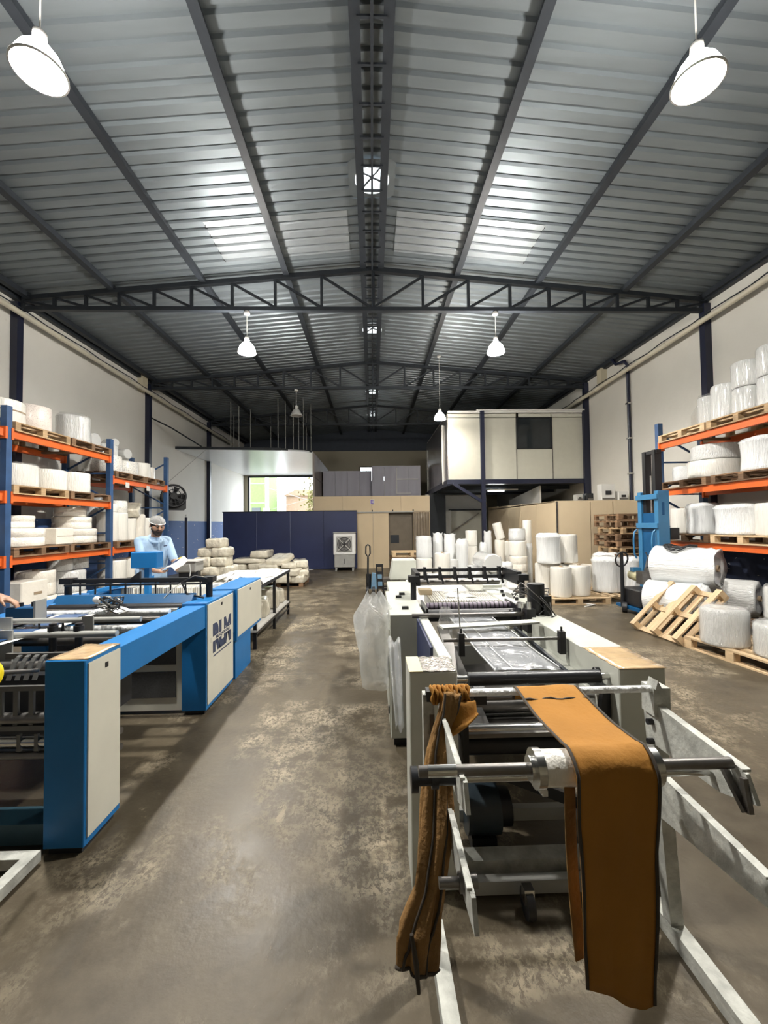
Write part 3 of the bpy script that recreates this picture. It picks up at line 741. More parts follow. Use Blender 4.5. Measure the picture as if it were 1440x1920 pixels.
def bundle_mesh(seed, w=.5, d=.4, h=.2):
    b = B(); rg = random.Random(seed); nu, nv = 12, 10; V = []; F = []
    import itertools
    b.grid(lambda u, v: (0,0,0), 1, 1); b = B()
    b.sph((0,0,0), 1, 32, 18)
    P = []
    ph = [rg.uniform(0, 6) for _ in range(6)]
    for (x, y, z) in b.v:
        sg = lambda q, e: math.copysign(abs(q) ** e, q)
        x, y, z = sg(x, .24), sg(y, .24), sg(z, .34)
        k = 1 + .05*sin(5*x+ph[0]) * sin(4*y+ph[1]) + .04*sin(9*y+ph[2]+3*z)
        P.append((x*w/2*k, y*d/2*(1+.05*sin(4*x+ph[3])), h/2 + z*h/2*(1 + .08*sin(6*x+ph[4]) + .06*sin(5*y+ph[5]))))
    b.v = P; return b.mesh('bag_bundle', M_bundle)
BN = [bundle_mesh(s) for s in range(4)]
_bc = [0]
def bundle(x, y, z, sx, sy, sz, label, rot=0, group=None, tilt=0):
    _bc[0] += 1
    o = bpy.data.objects.new('bag_bundle', BN[_bc[0] % 4]); COL.objects.link(o); o.location = (x, y, z); o.scale = (sx/.5, sy/.4, sz/.2)
    o.rotation_euler = (tilt, 0, rot); tag(o, label, 'bundle', group); return o

# ================================================================ RACKS
def rack_post(t, x, y, top, hole_side):
    b = B(); b.box(x-.045, x+.045, y-.05, y+.05, .01, top); p = part('post', b, M_rackblue, t)
    b = B(); b.box(x-.07, x+.07, y-.07, y+.07, 0, .012); part('foot_plate', b, M_rackblue, t)
    return p
def rack(label, xf, xb, ys, top, levels, loc):
    t = thing('pallet_rack', label, 'rack', loc)
    for y in ys:
        rack_post(t, xf, y, top, 1); rack_post(t, xb, y, top, 1)
        zz = .25; k = 0
        while zz < top - .5:
            b = B(); b.bar((xf, y, zz), (xb, y, zz), .03); part('frame_brace', b, M_rackblue, t)
            b = B(); b.bar((xf, y, zz + (.06 if k % 2 else .56)), (xb, y, zz + (.56 if k % 2 else .06)), .03); part('frame_brace', b, M_rackblue, t)
            zz += .62; k += 1
    for i in range(len(ys)-1):
        for z in levels[i]:
            for x in (xf, xb):
                b = B(); b.box(x-.03, x+.03, ys[i]+.055, ys[i+1]-.055, z-.055, z+.055)
                bm = part('beam', b, M_orange, t)
                for yy in (ys[i]+.055, ys[i+1]-.055):
                    b = B(); b.box(x-.055, x+.055, yy-.02, yy+.02, z-.09, z+.09); part('beam_connector', b, M_orange, bm)
            for yy in (ys[i] + .6, ys[i] + 1.8):
                b = B(); b.box(min(xf, xb)+.03, max(xf, xb)-.03, yy-.03, yy+.03, z+.0, z+.04); part('cross_support', b, M_wooddk, t)
    return t
LF, LB = -5.45, -6.35
rack('blue and orange pallet rack along the left wall', LF, LB, [3.88, 6.33, 8.78, 11.15], 3.44,
     [[3.03, 2.07, 1.11], [3.03, 2.07, 1.11], [2.60, 1.11]], (-5.9, 7.5, 0))
RF, RB = 5.58, 6.42
rack('blue and orange pallet rack along the right wall', RF, RB, [5.42, 7.88], 3.48, [[3.03, 2.13, 1.17]], (6, 6.6, 0))
# ticket cards on the far left beam
for i, yy in enumerate((9.35, 10.2)):
    b = B(); b.box(-.003, .003, -.07, .07, -.10, .02); single('ticket_card', b, M_mount, ['white ticket hanging from the far left rack beam, nearer one', 'white ticket hanging from the far left rack beam, farther one'][i], 'ticket', (LF+.036, yy, 2.575), 'tickets on the rack beam')

gp = 'pallets on the left rack'
PX = -5.88
def lp(y, z, lab, kind='md', ln=.95): return pallet((PX, y, z + .057), lab, kind, sc=(1, ln, 1), group=gp)
T, MI, LO = 3.03, 2.07, 1.11
lp(6.98, T, 'pallet on the top left shelf under the wide strapped rolls'); lp(8.17, T, 'old pallet on the top left shelf under the shiny wrapped reel', 'dk')
lp(6.96, MI, 'pallet on the middle left shelf under the two nearer reels'); lp(8.15, MI, 'pallet on the middle left shelf under the last reel', 'dk')
lp(6.98, LO, 'pallet on the lower left shelf under the wide cream roll', 'dk'); lp(8.16, LO, 'pallet on the lower left shelf beside the second post', 'dk')
lp(9.45, 2.60, 'dark pallet on the far left shelf under the printed packs', 'dk'); lp(10.5, 2.60, 'dark pallet on the far left shelf under the fluted rolls', 'dk', .75)
lp(9.5, LO, 'pallet under the white pail-like rolls on the far left shelf', 'dk'); lp(5.6, T, 'pallet on the top left shelf cut by the picture edge', 'dk', .9)
lp(5.6, MI, 'pallet on the middle left shelf cut by the picture edge', 'dk', .9); lp(5.6, LO, 'pallet on the lower left shelf cut by the picture edge', 'dk', .9)
g = 'film rolls on the left rack'; PH = .057 + .14
z = T + PH
roll(-5.80, 6.58, z, .33, .36, 'wide strapped white roll on the top left shelf behind the rack post', 'plain', g)
b = B(); b.lathe([(1.012, .50), (1.016, .53), (1.012, .56)], n=28, cap=False); piece('strap', b.mesh('strap', M_core), COL.objects[[o.name for o in COL.objects if o.get('label','').startswith('wide strapped')][0]])
roll(-5.82, 7.22, z, .29, .44, 'pink printed roll pack in the middle of the top left shelf', 'pink', g)
b = B(); 
roll(-5.72, 8.10, z, .27, .50, 'shiny wrapped reel alone on the top left shelf', 'wrapped', g, wrap=True)
lying_roll((-5.62, 8.62, z + .16), (-.55, .0, 0), .155, 'grey tube roll lying end-on at the far end of the top left shelf', 'wrapped', g)
z = MI + PH
roll(-5.84, 6.85, z, .37, .36, 'big white reel with crumpled top on the middle left shelf', 'plain', g, wrap=True)
roll(-5.74, 7.52, z, .27, .36, 'second white reel on the middle left shelf', 'plain', g)
roll(-5.72, 8.10, z, .28, .38, 'third white reel on the middle left shelf', 'plain', g)
z = LO + PH
roll(-5.84, 6.92, z, .42, .30, 'widest cream roll on the lower left shelf', 'cream', g)
roll(-5.86, 6.92, z + .305, .30, .20, 'small cream roll on top of the widest cream roll', 'cream', g)
b = B(); b.box(-.24, .24, -.21, .21, 0, .30)
t = single('carton', b, M_cream, 'cream carton between the rolls on the lower left shelf', 'carton', (-5.72, 7.60, z), None, None, .02)
b = B(); b.box(-5.484, -5.478, 7.40, 7.80, z+.15, z+.16); part('seam', b, M_core, t)
roll(-5.80, 8.26, z, .37, .28, 'cream reel beside the second post on the lower left shelf', 'cream', g)
roll(-5.84, 8.26, z + .285, .32, .22, 'cream reel stacked on the one beside the second post', 'cream', g)
roll(-5.86, 8.24, z + .51, .26, .18, 'smallest cream reel, top of the stack beside the second post', 'cream', g)
roll(-5.75, 5.75, T + PH, .33, .78, 'tall white roll at the left edge of the picture on the top shelf', 'plain', g)
roll(-5.85, 5.7, LO + PH, .36, .22, 'lower cream reel at the left edge behind the first post', 'cream', g)
roll(-5.85, 5.7, LO + PH + .225, .34, .17, 'upper cream reel at the left edge behind the first post', 'cream', g)
# far bay
z = 2.60 + PH
roll(-5.78, 9.22, z, .28, .36, 'printed roll pack nearest the second post on the far left shelf', 'print', g)
roll(-5.78, 9.83, z, .29, .32, 'second printed roll pack on the far left shelf', 'print', g)
roll(-5.74, 10.45, z, .22, .38, 'fluted cream roll on the far left shelf', 'plain', g)
roll(-5.78, 10.86, z, .17, .33, 'last thin cream roll on the far left shelf', 'plain', g)
roll(-5.82, 9.20, z + .365, .25, .24, 'silvery wrapped roll on top of the first printed pack', 'wrapped', g)
lying_roll((-5.62, 9.72, z + .50), (-.5, .15, 0), .12, 'thin silver roll lying on the printed packs, dark hole in its end', 'wrapped', g)
lying_roll((-5.72, 9.40, z + .70), (-.4, .3, .04), .095, 'thin grey roll lying highest on the far left shelf', 'wrapped', g)
z = LO + PH
for i, (y, r, h, s) in enumerate(((9.05, .20, .62, 'plain'), (9.44, .185, .62, 'plain'), (9.81, .165, .50, 'plain'), (10.16, .18, .60, 'cream'), (10.5, .15, .52, 'plain'))):
    roll(-5.66, y, z, r, h, ORD[i] + ' upright white roll from the second post on the far left low shelf', s, g)
roll(-5.68, 9.1, z + .625, .18, .18, 'squat white tub on top of the first upright roll of the far shelf', 'plain', g)
roll(-5.70, 9.47, z + .625, .19, .26, 'printed white tub on the second upright roll of the far shelf', 'print', g)
roll(-6.12, 9.25, z, .20, .9, 'tall pale sack standing behind the upright rolls of the far shelf', 'loose', g, cat='sack')
bundle(-5.7, 9.98, z + .60, .42, .55, .22, 'crumpled film bundle lying on the upright rolls of the far left shelf', .4, tilt=.35)
# under the left rack, on the floor
b = B(); b.box(-.22, .22, -.26, .26, 0, .46); t = single('carton', b, M_cream, 'big pale carton on the floor under the left rack', 'carton', (-5.55, 6.75, .32), None, None, .015)
b = B(); b.box(-5.328, -5.324, 6.72, 6.88, .56, .60); part('label_patch', b, M_core, t)
b = B(); b.box(-.24, .24, -.28, .28, 0, .32); single('carton', b, M_cream, 'lower carton under the big pale one below the left rack', 'carton', (-5.55, 6.75, 0), None, None, .015)
roll(-5.78, 7.32, .0, .30, .45, 'lower cream drum on the floor under the left rack', 'cream', g)
roll(-5.78, 7.32, .46, .28, .42, 'upper cream drum stacked under the left rack', 'cream', g)
for i, (y, zz, r) in enumerate(((8.1, 0, .36), (8.1, .402, .33), (8.42, .805, .20), (7.98, .805, .2))):
    roll(-5.85, y, zz, r, .40 if i < 2 else .22, ['grey wrapped reel on the floor near the second rack post', 'grey wrapped reel stacked near the second rack post', 'small crumpled wrapped reel under the lower beam by the second post', 'small wrapped reel beside the crumpled one under the lower beam'][i], 'wrapped', g)
for i, (y, zz) in enumerate(((9.3, 0), (9.3, .45), (9.9, 0), (9.9, .45))):
    roll(-5.70, y, zz, .27, .44, ['white roll on the floor under the far left bay', 'white roll stacked under the far left bay', 'second white roll on the floor under the far left bay', 'second white roll stacked under the far left bay'][i], 'plain', g)
roll(-5.85, 5.6, 0, .36, .55, 'white reel on the floor at the left edge under the rack', 'wrapped', g)

# right rack loads
gp = 'pallets on the right rack'
def rp(y, z, lab, kind='md', ln=.92): return pallet((6.0, y, z + .057), lab, kind, sc=(.98, ln, 1), group=gp)
rp(7.25, 3.03, 'pale pallet at the far end of the top right shelf', 'lt'); rp(6.1, 3.03, 'pallet on the top right shelf under the tall wrapped rolls', 'md')
rp(7.25, 2.13, 'dark pallet on the middle right shelf under the spread reels', 'dk'); rp(6.05, 2.13, 'dark pallet on the middle right shelf under the single reel', 'dk')
rp(7.25, 1.17, 'dark pallet on the lower right shelf behind the stacker', 'dk'); rp(6.1, 1.17, 'pale pallet on the lower right shelf under the widest reel', 'lt')
g = 'film rolls on the right rack'; z = 3.03 + PH
roll(5.95, 7.06, z, .20, .52, 'slanted-wrapped roll at the far end of the top right shelf', 'wrapped', g, wrap=True)
roll(5.85, 6.66, z, .19, .60, 'tall wrapped roll, second on the top right shelf', 'wrapped', g)
roll(5.87, 6.26, z, .20, .42, 'lower wrapped roll of the third stack on the top right shelf', 'wrapped', g)
roll(5.87, 6.26, z + .43, .20, .40, 'upper wrapped roll of the third stack on the top right shelf', 'wrapped', g)
roll(5.88, 5.82, z, .215, .45, 'lower wrapped roll cut by the right picture edge, top shelf', 'wrapped', g)
roll(5.88, 5.82, z + .46, .215, .44, 'upper wrapped roll cut by the right picture edge, top shelf', 'wrapped', g)
# slanted wrap skirt beside the first roll
b = B(); b.grid(lambda u, v: (5.80 + .35*u + .02*sin(9*v), 7.42 - .20*v**1.2 - .05 + .03*sin(11*u+5*v), z + .02 + .52*v + .02*sin(13*u)), 8, 10)
o = single('wrap_sheet', b, M_wrapc, 'crumpled clear wrap slanting beside the end roll of the top right shelf', 'plastic sheet', (5.9, 7.3, z)); solid(o, .003)
z = 2.13 + PH
roll(5.95, 7.04, z, .39, .30, 'broad reel at the bottom of the pile on the middle right shelf', 'plain', g)
roll(5.96, 7.02, z + .305, .36, .26, 'broad reel on top of the pile on the middle right shelf', 'wrapped', g)
roll(5.82, 7.60, z, .17, .26, 'small reel in crumpled wrap at the far end of the middle right shelf', 'loose', g)
roll(5.90, 6.02, z, .31, .50, 'tall reel with a dark rim alone on the middle right shelf', 'bagged', g)
z = 1.17 + PH
roll(5.80, 7.63, z, .19, .46, 'narrow reel at the far end of the lower right shelf', 'plain', g)
roll(5.80, 7.14, z, .245, .52, 'reel with a crumpled top, second on the lower right shelf', 'bagged', g)
roll(5.86, 6.44, z, .34, .47, 'widest reel on the lower right shelf', 'bagged', g)
roll(5.84, 5.78, z, .29, .47, 'reel cut by the right picture edge on the lower shelf', 'plain', g)

# floor loads in front of the right rack
pallet((4.42, 4.66, 0), 'pale floor pallet under the front wrapped reels at right', 'lt', (0,0,.10), (.85, 1.0, 1))
g = 'wrapped reels on the floor at right'
roll(4.16, 4.86, .14, .235, .42, 'heavily wrapped reel nearest the leaning pallet', 'wrapped', g, wrap=True)
roll(4.36, 4.34, .14, .25, .34, 'wrapped reel on the floor pallet cut by the right picture edge', 'wrapped', g, wrap=True)
roll(4.60, 4.52, .485, .20, .36, 'upper wrapped reel at the right picture edge', 'wrapped', g, wrap=True)
pallet((5.10, 6.25, 0), 'floor pallet under the lying white rolls, mostly hidden', 'dk', (0,0,.1))
lying_roll((4.32, 6.455, .412), (.44, -.63, 0), .27, 'lower lying roll behind the leaning pallet', 'bagged', g)
lying_roll((5.40, 6.75, .412), (.40, -.62, 0), .27, 'lower lying roll behind the heavily wrapped reel', 'wrapped', g)
lying_roll((4.80, 6.785, .412), (.44, -.63, 0), .27, 'second lower roll under the big white lying one', 'bagged', g)
lying_roll((4.56, 6.62, .905), (.46, -.66, -.01), .30, 'big white bagged roll lying on top with black cable on it', 'loose', g)
# black cable coil thrown on the big roll
b = B(); pts = []
for k in range(70):
    a = k*.32; rr = .20 + .04*sin(k*.7); x = 4.74 + rr*.9*cos(a); y = 6.30 + rr*.9*sin(a); q = ((x-4.74)*.82 + (y-6.30)*.57); pts.append((x, y, .92 + sqrt(max(.01, .308**2 - q*q)) + .006*sin(k*1.3)))
b.tube(pts, .011, 6); single('cable_coil', b, M_black, 'black cable looped on top of the big white lying roll', 'cable', (4.74, 6.3, 1.15))
# leaning pale pallet
pallet((3.98, 5.68, .02), 'pale wooden pallet leaning on its edge against the white rolls', 'lt', (0, 0, 0), (.86, .86, 1))
lean = [o for o in COL.objects if o.get('label','').startswith('pale wooden pallet leaning')][0]
lean.matrix_world = Matrix.Translation((4.20, 5.70, .345)) @ Matrix.Rotation(.05, 4, 'Z') @ Matrix.Rotation(radians(-43), 4, 'Y') @ Matrix.Rotation(pi/2, 4, 'Z') @ Matrix.Rotation(pi, 4, 'X') @ Matrix.Translation((0, 0, -.07)) @ Matrix.Diagonal((.90, .74, 1, 1))

# pallet stack by the beige box room
for i in range(12):
    pallet((5.78 + .04*sin(i*2.3), 9.35 + .05*cos(i*1.7), i*.148), 'dark pallet, ' + (ORD[i] + ' from the floor' if i < 11 else 'topmost') + ' in the tall stack by the beige box room', 'dk' if i % 3 else 'md', (0, 0, pi/2 + .05*sin(i*3.1)), (.98, .74, 1), 'stacked pallets at the box room')
# low pallet stack under the grey door
for i in range(5):
    pallet((1.15 + .03*sin(i*2), 12.9, i*.155), ['bottom', 'second', 'third', 'fourth', 'pale topmost'][i] + ' pallet of the low stack before the grey door', 'lt' if i == 4 else 'dk', (0, 0, pi/2 + .04*cos(i*2)), (1, .98, 1), 'low stack of pallets')

# drums and rolls around the right aisle
pallet((5.05, 8.75, 0), 'pale floor pallet under the tall wrapped drums', 'lt', (0,0,.02), (1, 1.0, .9))
pallet((4.0, 8.42, 0), 'broken pale pallet under the stacked white rolls', 'lt', (0,0,pi/2), (.9, 1.0, .9), jit=.02)
g = 'tall wrapped drums beside the right aisle'
roll(4.95, 8.72, .128, .28, .72, 'tall wrapped drum with a lid rim, front of the pair', 'bagged', g)
roll(5.30, 9.3, .02, .30, .86, 'tall wrapped drum behind the front one', 'bagged', g)
roll(5.42, 8.55, .128, .22, .72, 'tall wrapped drum half hidden by the stacker handle', 'bagged', g)
roll(4.78, 9.5, .12, .25, .50, 'short grey drum with a dark rim behind the stacked white rolls', 'cream', g)
g = 'white rolls stacked on the broken pallet'
roll(3.74, 8.22, .128, .20, .58, 'front left white roll, bottom tier of the stack on the broken pallet', 'plain', g)
roll(4.16, 8.32, .128, .20, .60, 'front right white roll, bottom tier of the stack on the broken pallet', 'plain', g)
roll(3.58, 8.62, .128, .19, .62, 'back left white roll, bottom tier of the stack on the broken pallet', 'plain', g)
roll(4.02, 8.74, .128, .20, .60, 'back right white roll, bottom tier of the stack on the broken pallet', 'plain', g)
roll(3.63, 8.52, .76, .235, .60, 'bagged white roll, upper left of the stack on the broken pallet', 'bagged', g)
roll(4.07, 8.62, .76, .20, .58, 'plain white roll, upper right of the stack on the broken pallet', 'plain', g)
# white strap end on the floor
b = B(); b.tube([(3.95, 7.72, .012), (4.25, 7.9, .012), (4.08, 8.0, .012)], .012, 6); single('strap_end', b, M_mount, 'bent white strap end on the floor by the broken pallet', 'strap', (4.1, 7.85, 0))

# the crowd of rolls behind the cream machine
g = 'rolls crowded behind the cream machine'
CR = [
 (1.264, 10.3, 0, .20, .75, 'plain', 'leftmost bottom roll of the crowd'), (1.27, 10.32, .755, .20, .52, 'loose', 'leftmost upper roll with a ragged top'),
 (1.667, 10.65, 0, .13, 1.30, 'loose', 'thin tall ragged roll, second column from the left'), (1.69, 10.12, 0, .185, .88, 'plain', 'half-height roll before the thin ragged one'),
 (1.98, 10.65, 0, .156, 1.27, 'loose', 'tall ragged roll, third column from the left'), (2.20, 10.22, 0, .15, 1.18, 'bagged', 'shiny tall bagged roll, fourth column from the left'),
 (1.90, 9.72, 0, .10, .75, 'wrapped', 'small narrow roll standing in front of the shiny tall one'), (2.50, 10.5, 0, .15, 1.02, 'plain', 'lower roll of the column just left of the office post'),
 (2.50, 10.5, 1.022, .148, .39, 'plain', 'upper roll of the column just left of the office post'), (2.80, 10.5, 0, .10, 1.08, 'bagged', 'narrow roll under the office post'),
 (3.05, 10.95, 0, .105, 1.32, 'loose', 'thin ragged roll right of the office post'), (3.27, 10.65, 0, .125, 1.16, 'cream', 'roll carrying the tilted one'),
 (3.56, 10.1, 0, .21, .40, 'cream', 'lowest roll of the four-roll stack'), (3.56, 10.1, .402, .21, .385, 'cream', 'second roll of the four-roll stack'),
 (3.55, 10.12, .79, .208, .36, 'plain', 'third roll of the four-roll stack'), (3.54, 10.12, 1.155, .20, .285, 'loose', 'ragged top roll of the four-roll stack'),
 (3.94, 10.5, 0, .115, 1.07, 'bagged', 'thin roll below the highest one at the beige wall'), (3.93, 10.5, 1.074, .11, .58, 'plain', 'thin upright roll standing highest at the beige wall'),
 (3.02, 10.15, 0, .15, .72, 'loose', 'low ragged roll before the office post'), (2.52, 9.85, 0, .14, .62, 'plain', 'low roll behind the lying clear rolls'), (3.15, 9.75, 0, .14, .66, 'bagged', 'low bagged roll left of the four-roll stack'),
 (4.22, 10.0, 0, .16, .85, 'plain', 'roll between the four-roll stack and the broken pallet'), (1.40, 9.6, 0, .18, .42, 'loose', 'low ragged roll at the very front left of the crowd'),
 (2.30, 11.3, 0, .17, 1.05, 'plain', 'roll at the rear behind the shiny bagged one'), (1.35, 11.2, 0, .18, 1.1, 'plain', 'roll at the rear left of the crowd'), (3.65, 11.2, 0, .16, 1.1, 'plain', 'roll at the rear behind the four-roll stack')]
for x, y, zz, r, h, st_, l in CR: roll(x, y, zz, r, h, l + ', behind the cream machine', st_, g)
roll(3.30, 10.65, 1.19, .115, .42, 'tilted white roll leaning left on a roll behind the cream machine', 'plain', g, tilt=(0, -.26))

# ================================================================ BLUE BAG MACHINE (left)
def side_text(txt, size, loc, m, par, name, offset=0, sx=1.0):
    c = bpy.data.curves.new(name, 'FONT'); c.body = txt; c.size = size; c.extrude = .0008; c.offset = offset; c.align_x = 'CENTER'; c.align_y = 'CENTER'
    c.materials.append(m); o = bpy.data.objects.new(name, c); COL.objects.link(o); o.parent = par
    dg = bpy.context.evaluated_depsgraph_get(); me = bpy.data.meshes.new_from_object(o.evaluated_get(dg)); bpy.data.objects.remove(o)
    o = bpy.data.objects.new(name, me); COL.objects.link(o); o.parent = par
    o.location = Vector(loc) - _off(par); o.rotation_euler = (pi/2, 0, pi/2); o.scale = (sx, 1, 1); return o
def BX(*a):
    b = B(); b.box(*a); return b
def hrod(par, x0, x1, y, z, r, m, nm='roller', n=14, y2=None, z2=None):
    b = B(); b.cyl((x0, y, z), (x1, y if y2 is None else y2, z if z2 is None else z2), r, n); return part(nm, b, m, par)
bm = thing('bag_machine', 'blue and cream bag making machine on the left with a worker reaching in', 'machine', (-2.2, 3.8, 0))
XO = -1.42; XI = -2.98            # outer faces, right and left
for s in (1, -1):
    def X(d0, d1):                # distances in from the outer face
        return (XO - d1, XO - d0) if s > 0 else (XI + d0, XI + d1)
    a = X(.008, .205); c = part('end_column', BX(*a, 2.12, 2.41, .035, .945), M_blue, bm, bevel=.004)
    a2 = X(.03, .19); part('plinth', BX(*a2, 2.14, 2.39, 0, .035), M_blackm, c)
    a = X(0, .008); pl = part('side_panel', BX(*a, 2.137, 2.395, .075, .925), M_panel, c, 'cream side panel')
    xx = X(-.003, 0); part('panel_lock', BX(*xx, 2.262, 2.285, .862, .888), M_black, pl)
    a = X(.006, .20); tb = B(); tb.grid(lambda u, v: (a[0] + (a[1]-a[0])*u, 2.13 + .275*v, .9465 + .002*sin(9*u+7*v)), 6, 6); o = part('tape_cover', tb, M_tape, c, 'brown taped top'); solid(o, .002)
    a = X(.015, .18); part('side_beam', BX(*a, 2.41, 3.62, .735, .925), M_blue, bm, bevel=.003)
    a = X(.008, .215); c = part('middle_column', BX(*a, 3.62, 4.29, .035, .945), M_blue, bm, bevel=.004)
    a2 = X(.03, .19); part('plinth', BX(*a2, 3.64, 4.27, 0, .035), M_blackm, c)
    a = X(0, .008); pl = part('side_panel', BX(*a, 3.635, 4.28, .075, .925), M_panel, c, 'cream side panel')
    xx = X(-.003, 0); part('panel_lock', BX(*xx, 3.95, 3.98, .865, .89), M_black, pl)
    if s > 0:
        lg = pl
        y0 = 3.99
        side_text('RLM', .315, (XO+.001, y0-.01, .595), M_logo, lg, 'logo_letters', .020, .80)
        part('logo_band', BX(XO+.0002, XO+.0022, 3.70, 4.26, .583, .625), M_panel, lg)
        side_text('MÁQUINAS', .040, (XO+.003, y0, .604), M_logo, lg, 'logo_small_text', .0006, 1.75)
        part('logo_underline', BX(XO, XO+.001, 3.76, 4.22, .445, .457), M_logo, lg)
    a = X(.008, .28); c = part('rear_cabinet', BX(*a, 4.42, 5.36, .40, .945), M_blue, bm, bevel=.004)
    a = X(0, .008); pl = part('side_panel', BX(*a, 4.44, 5.35, .44, .93), M_panel, c, 'cream side panel')
    xx = X(-.003, 0); part('panel_lock', BX(*xx, 4.86, 4.89, .865, .89), M_black, pl)
    a = X(.03, .22); part('rear_leg', BX(*a, 4.44, 4.98, 0, .40), M_blue, bm)
    a = X(.03, .22); part('connector', BX(*a, 4.29, 4.42, .5, .93), M_bluedk, bm)
# inner white bulkhead with dark grilles
bk = part('bulkhead', BX(-2.76, -1.635, 3.66, 3.69, .03, .74), M_panel, bm, 'pale grey inner panel')
for x0, x1 in ((-2.70, -2.26), (-2.18, -1.70)):
    part('grille', BX(x0, x1, 3.652, 3.66, .14, .36), M_dgrey, bk); part('grille', BX(x0, x1, 3.652, 3.66, .42, .60), M_dgrey, bk)
# rollers and cross bars
for y, z, r, m in ((2.68, .935, .020, M_grey), (2.95, .965, .018, M_grey), (2.80, .865, .030, M_dsteel), (3.08, .870, .028, M_filmw), (3.22, .905, .02, M_dsteel), (3.36, .930, .024, M_filmw), (3.50, .915, .022, M_steel),
                   (3.66, .905, .040, M_black), (3.62, .83, .045, M_black), (2.30, .47, .03, M_steel), (2.28, .405, .018, M_dsteel), (2.28, .60, .03, M_dsteel), (2.5, .80, .03, M_dsteel)):
    hrod(bm, -2.80, -1.61, y, z, r, m)
gb = B(); gb.prism([(-2.80, 3.70, .915), (-2.80, 3.84, .915), (-2.80, 3.84, 1.0), (-2.80, 3.78, 1.0)], (1.2, 0, 0)); part('guard_box', gb, M_bluedk, bm, bevel=.004)
part('lower_beam', BX(-2.80, -1.62, 2.16, 2.30, .03, .13), mat('dark_teal_paint', (.006, .04, .06), .5), bm)
part('dark_infill', BX(-2.78, -1.70, 2.52, 3.0, .40, .74), M_blackm, bm)  # black block added to stand in for the dark interior of the machine
for z in (.20, .30): hrod(bm, -2.80, -1.62, 2.75, z, .02, M_dsteel, 'tie_rod')
# bracket plates on the front bars
for x, y0, z0, z1 in ((-1.98, 2.9, .78, 1.0), (-2.28, 2.62, .66, .98), (-2.52, 2.9, .78, 1.0)):
    part('bracket_plate', BX(x, x+.075, y0, y0+.012, z0, z1), M_grey, bm)
for x in (-2.02, -1.86):
    b = B(); b.cyl((x, 2.70, .83), (x, 2.70, 1.0), .022, 10); b.cyl((x, 2.70, .95), (x, 2.70, .985), .03, 10); part('spring_post', b, M_black, bm)
    b = B(); b.cyl((x-.28, 2.95, .88), (x-.28, 2.95, .98), .012, 8, .004); part('guide_pin', b, M_black, bm)
# drying chute of curved grey slats and its frame near the camera
for i in range(4):
    x = -1.80 - i*.045; b = B(); pts = [(x, 2.38 - .02*k, .90 - .0065*k*k + .012*k) for k in range(6)]
    for p, q in zip(pts, pts[1:]): b.bar((p[0]+.0, p[1], p[2]), (q[0], q[1], q[2]), .022, .008)
    part('curved_slat', b, M_grit, bm)
part('slat_bar', BX(-2.02, -1.66, 2.36, 2.38, .885, .915), M_grit, bm)
for x in (-1.72, -1.80, -1.88, -1.96, -2.06):
    part('grid_upright', BX(x-.012, x+.012, 2.26, 2.275, .56, .76), M_grit, bm)
part('grid_rail', BX(-2.08, -1.70, 2.255, 2.275, .75, .775), M_grit, bm); part('grid_rail', BX(-2.08, -1.70, 2.255, 2.275, .545, .57), M_grit, bm)
for x in (-1.70, -1.78, -1.87): part('grid_upright', BX(x-.01, x+.01, 2.27, 2.283, .43, .52), M_grit, bm)
# film web running over the front bars
b = B(); b.grid(lambda u, v: (-2.72 + .55*u, 2.45 + .95*v, .925 - .012*sin(pi*v) + .004*sin(7*u)), 6, 10); w = part('film_web', b, M_bagprint, bm, 'white printed film web'); solid(w, .002)
for u0, u1, m in ((.10, .45, M_ink), (.55, .90, M_ink)):
    for v0, v1 in ((.04, .44), (.52, .93)):
        b = B(); b.box(-2.72+.55*u0, -2.72+.55*u1, 2.45+.95*v0, 2.45+.95*v1, .928, .9295); part('print_block', b, mat('web_blue_ink', (.03,.08,.20), .3) , w)
# hand-fed printed bag piece and cable tangle
b = B(); b.grid(lambda u, v: (-2.18 + .28*u, 3.18 + .16*v, .955 + .035*sin(pi*u)), 8, 3); o = part('loose_bag', b, M_bagprint, bm); solid(o, .002)
b = B(); b.grid(lambda u, v: (-2.07 + .09*u, 3.19 + .13*v, .986 + .004*sin(pi*u)), 3, 2); o2 = part('ink_block', b, M_ink, o); solid(o2, .002)
b = B(); b.grid(lambda u, v: (-1.975 + .05*u, 3.19 + .13*v, .972 - .014*u), 2, 2); o2 = part('ink_block', b, M_inky, o, 'yellow print'); solid(o2, .002)
rg = random.Random(11)
for k in range(9):
    c = Vector((-1.93 + rg.uniform(-.06,.06), 3.1 + rg.uniform(-.03,.03), 1.035)); pts = [c + Vector((rg.uniform(-.11,.11), rg.uniform(-.05,.05), rg.uniform(-.065,.085))) for _ in range(9)]
    pts = [(pts[i] + pts[(i+1) % 9]) / 2 for i in range(9)]
    b = B(); b.tube(pts, .005, 5, close=True); part('cable', b, [M_black, M_dsteel, M_grey][k % 3], bm)
b = B(); b.sph((-2.02, 3.12, 1.075), (.035, .02, .025), 10, 6); part('tape_flag', b, M_filmw, bm)
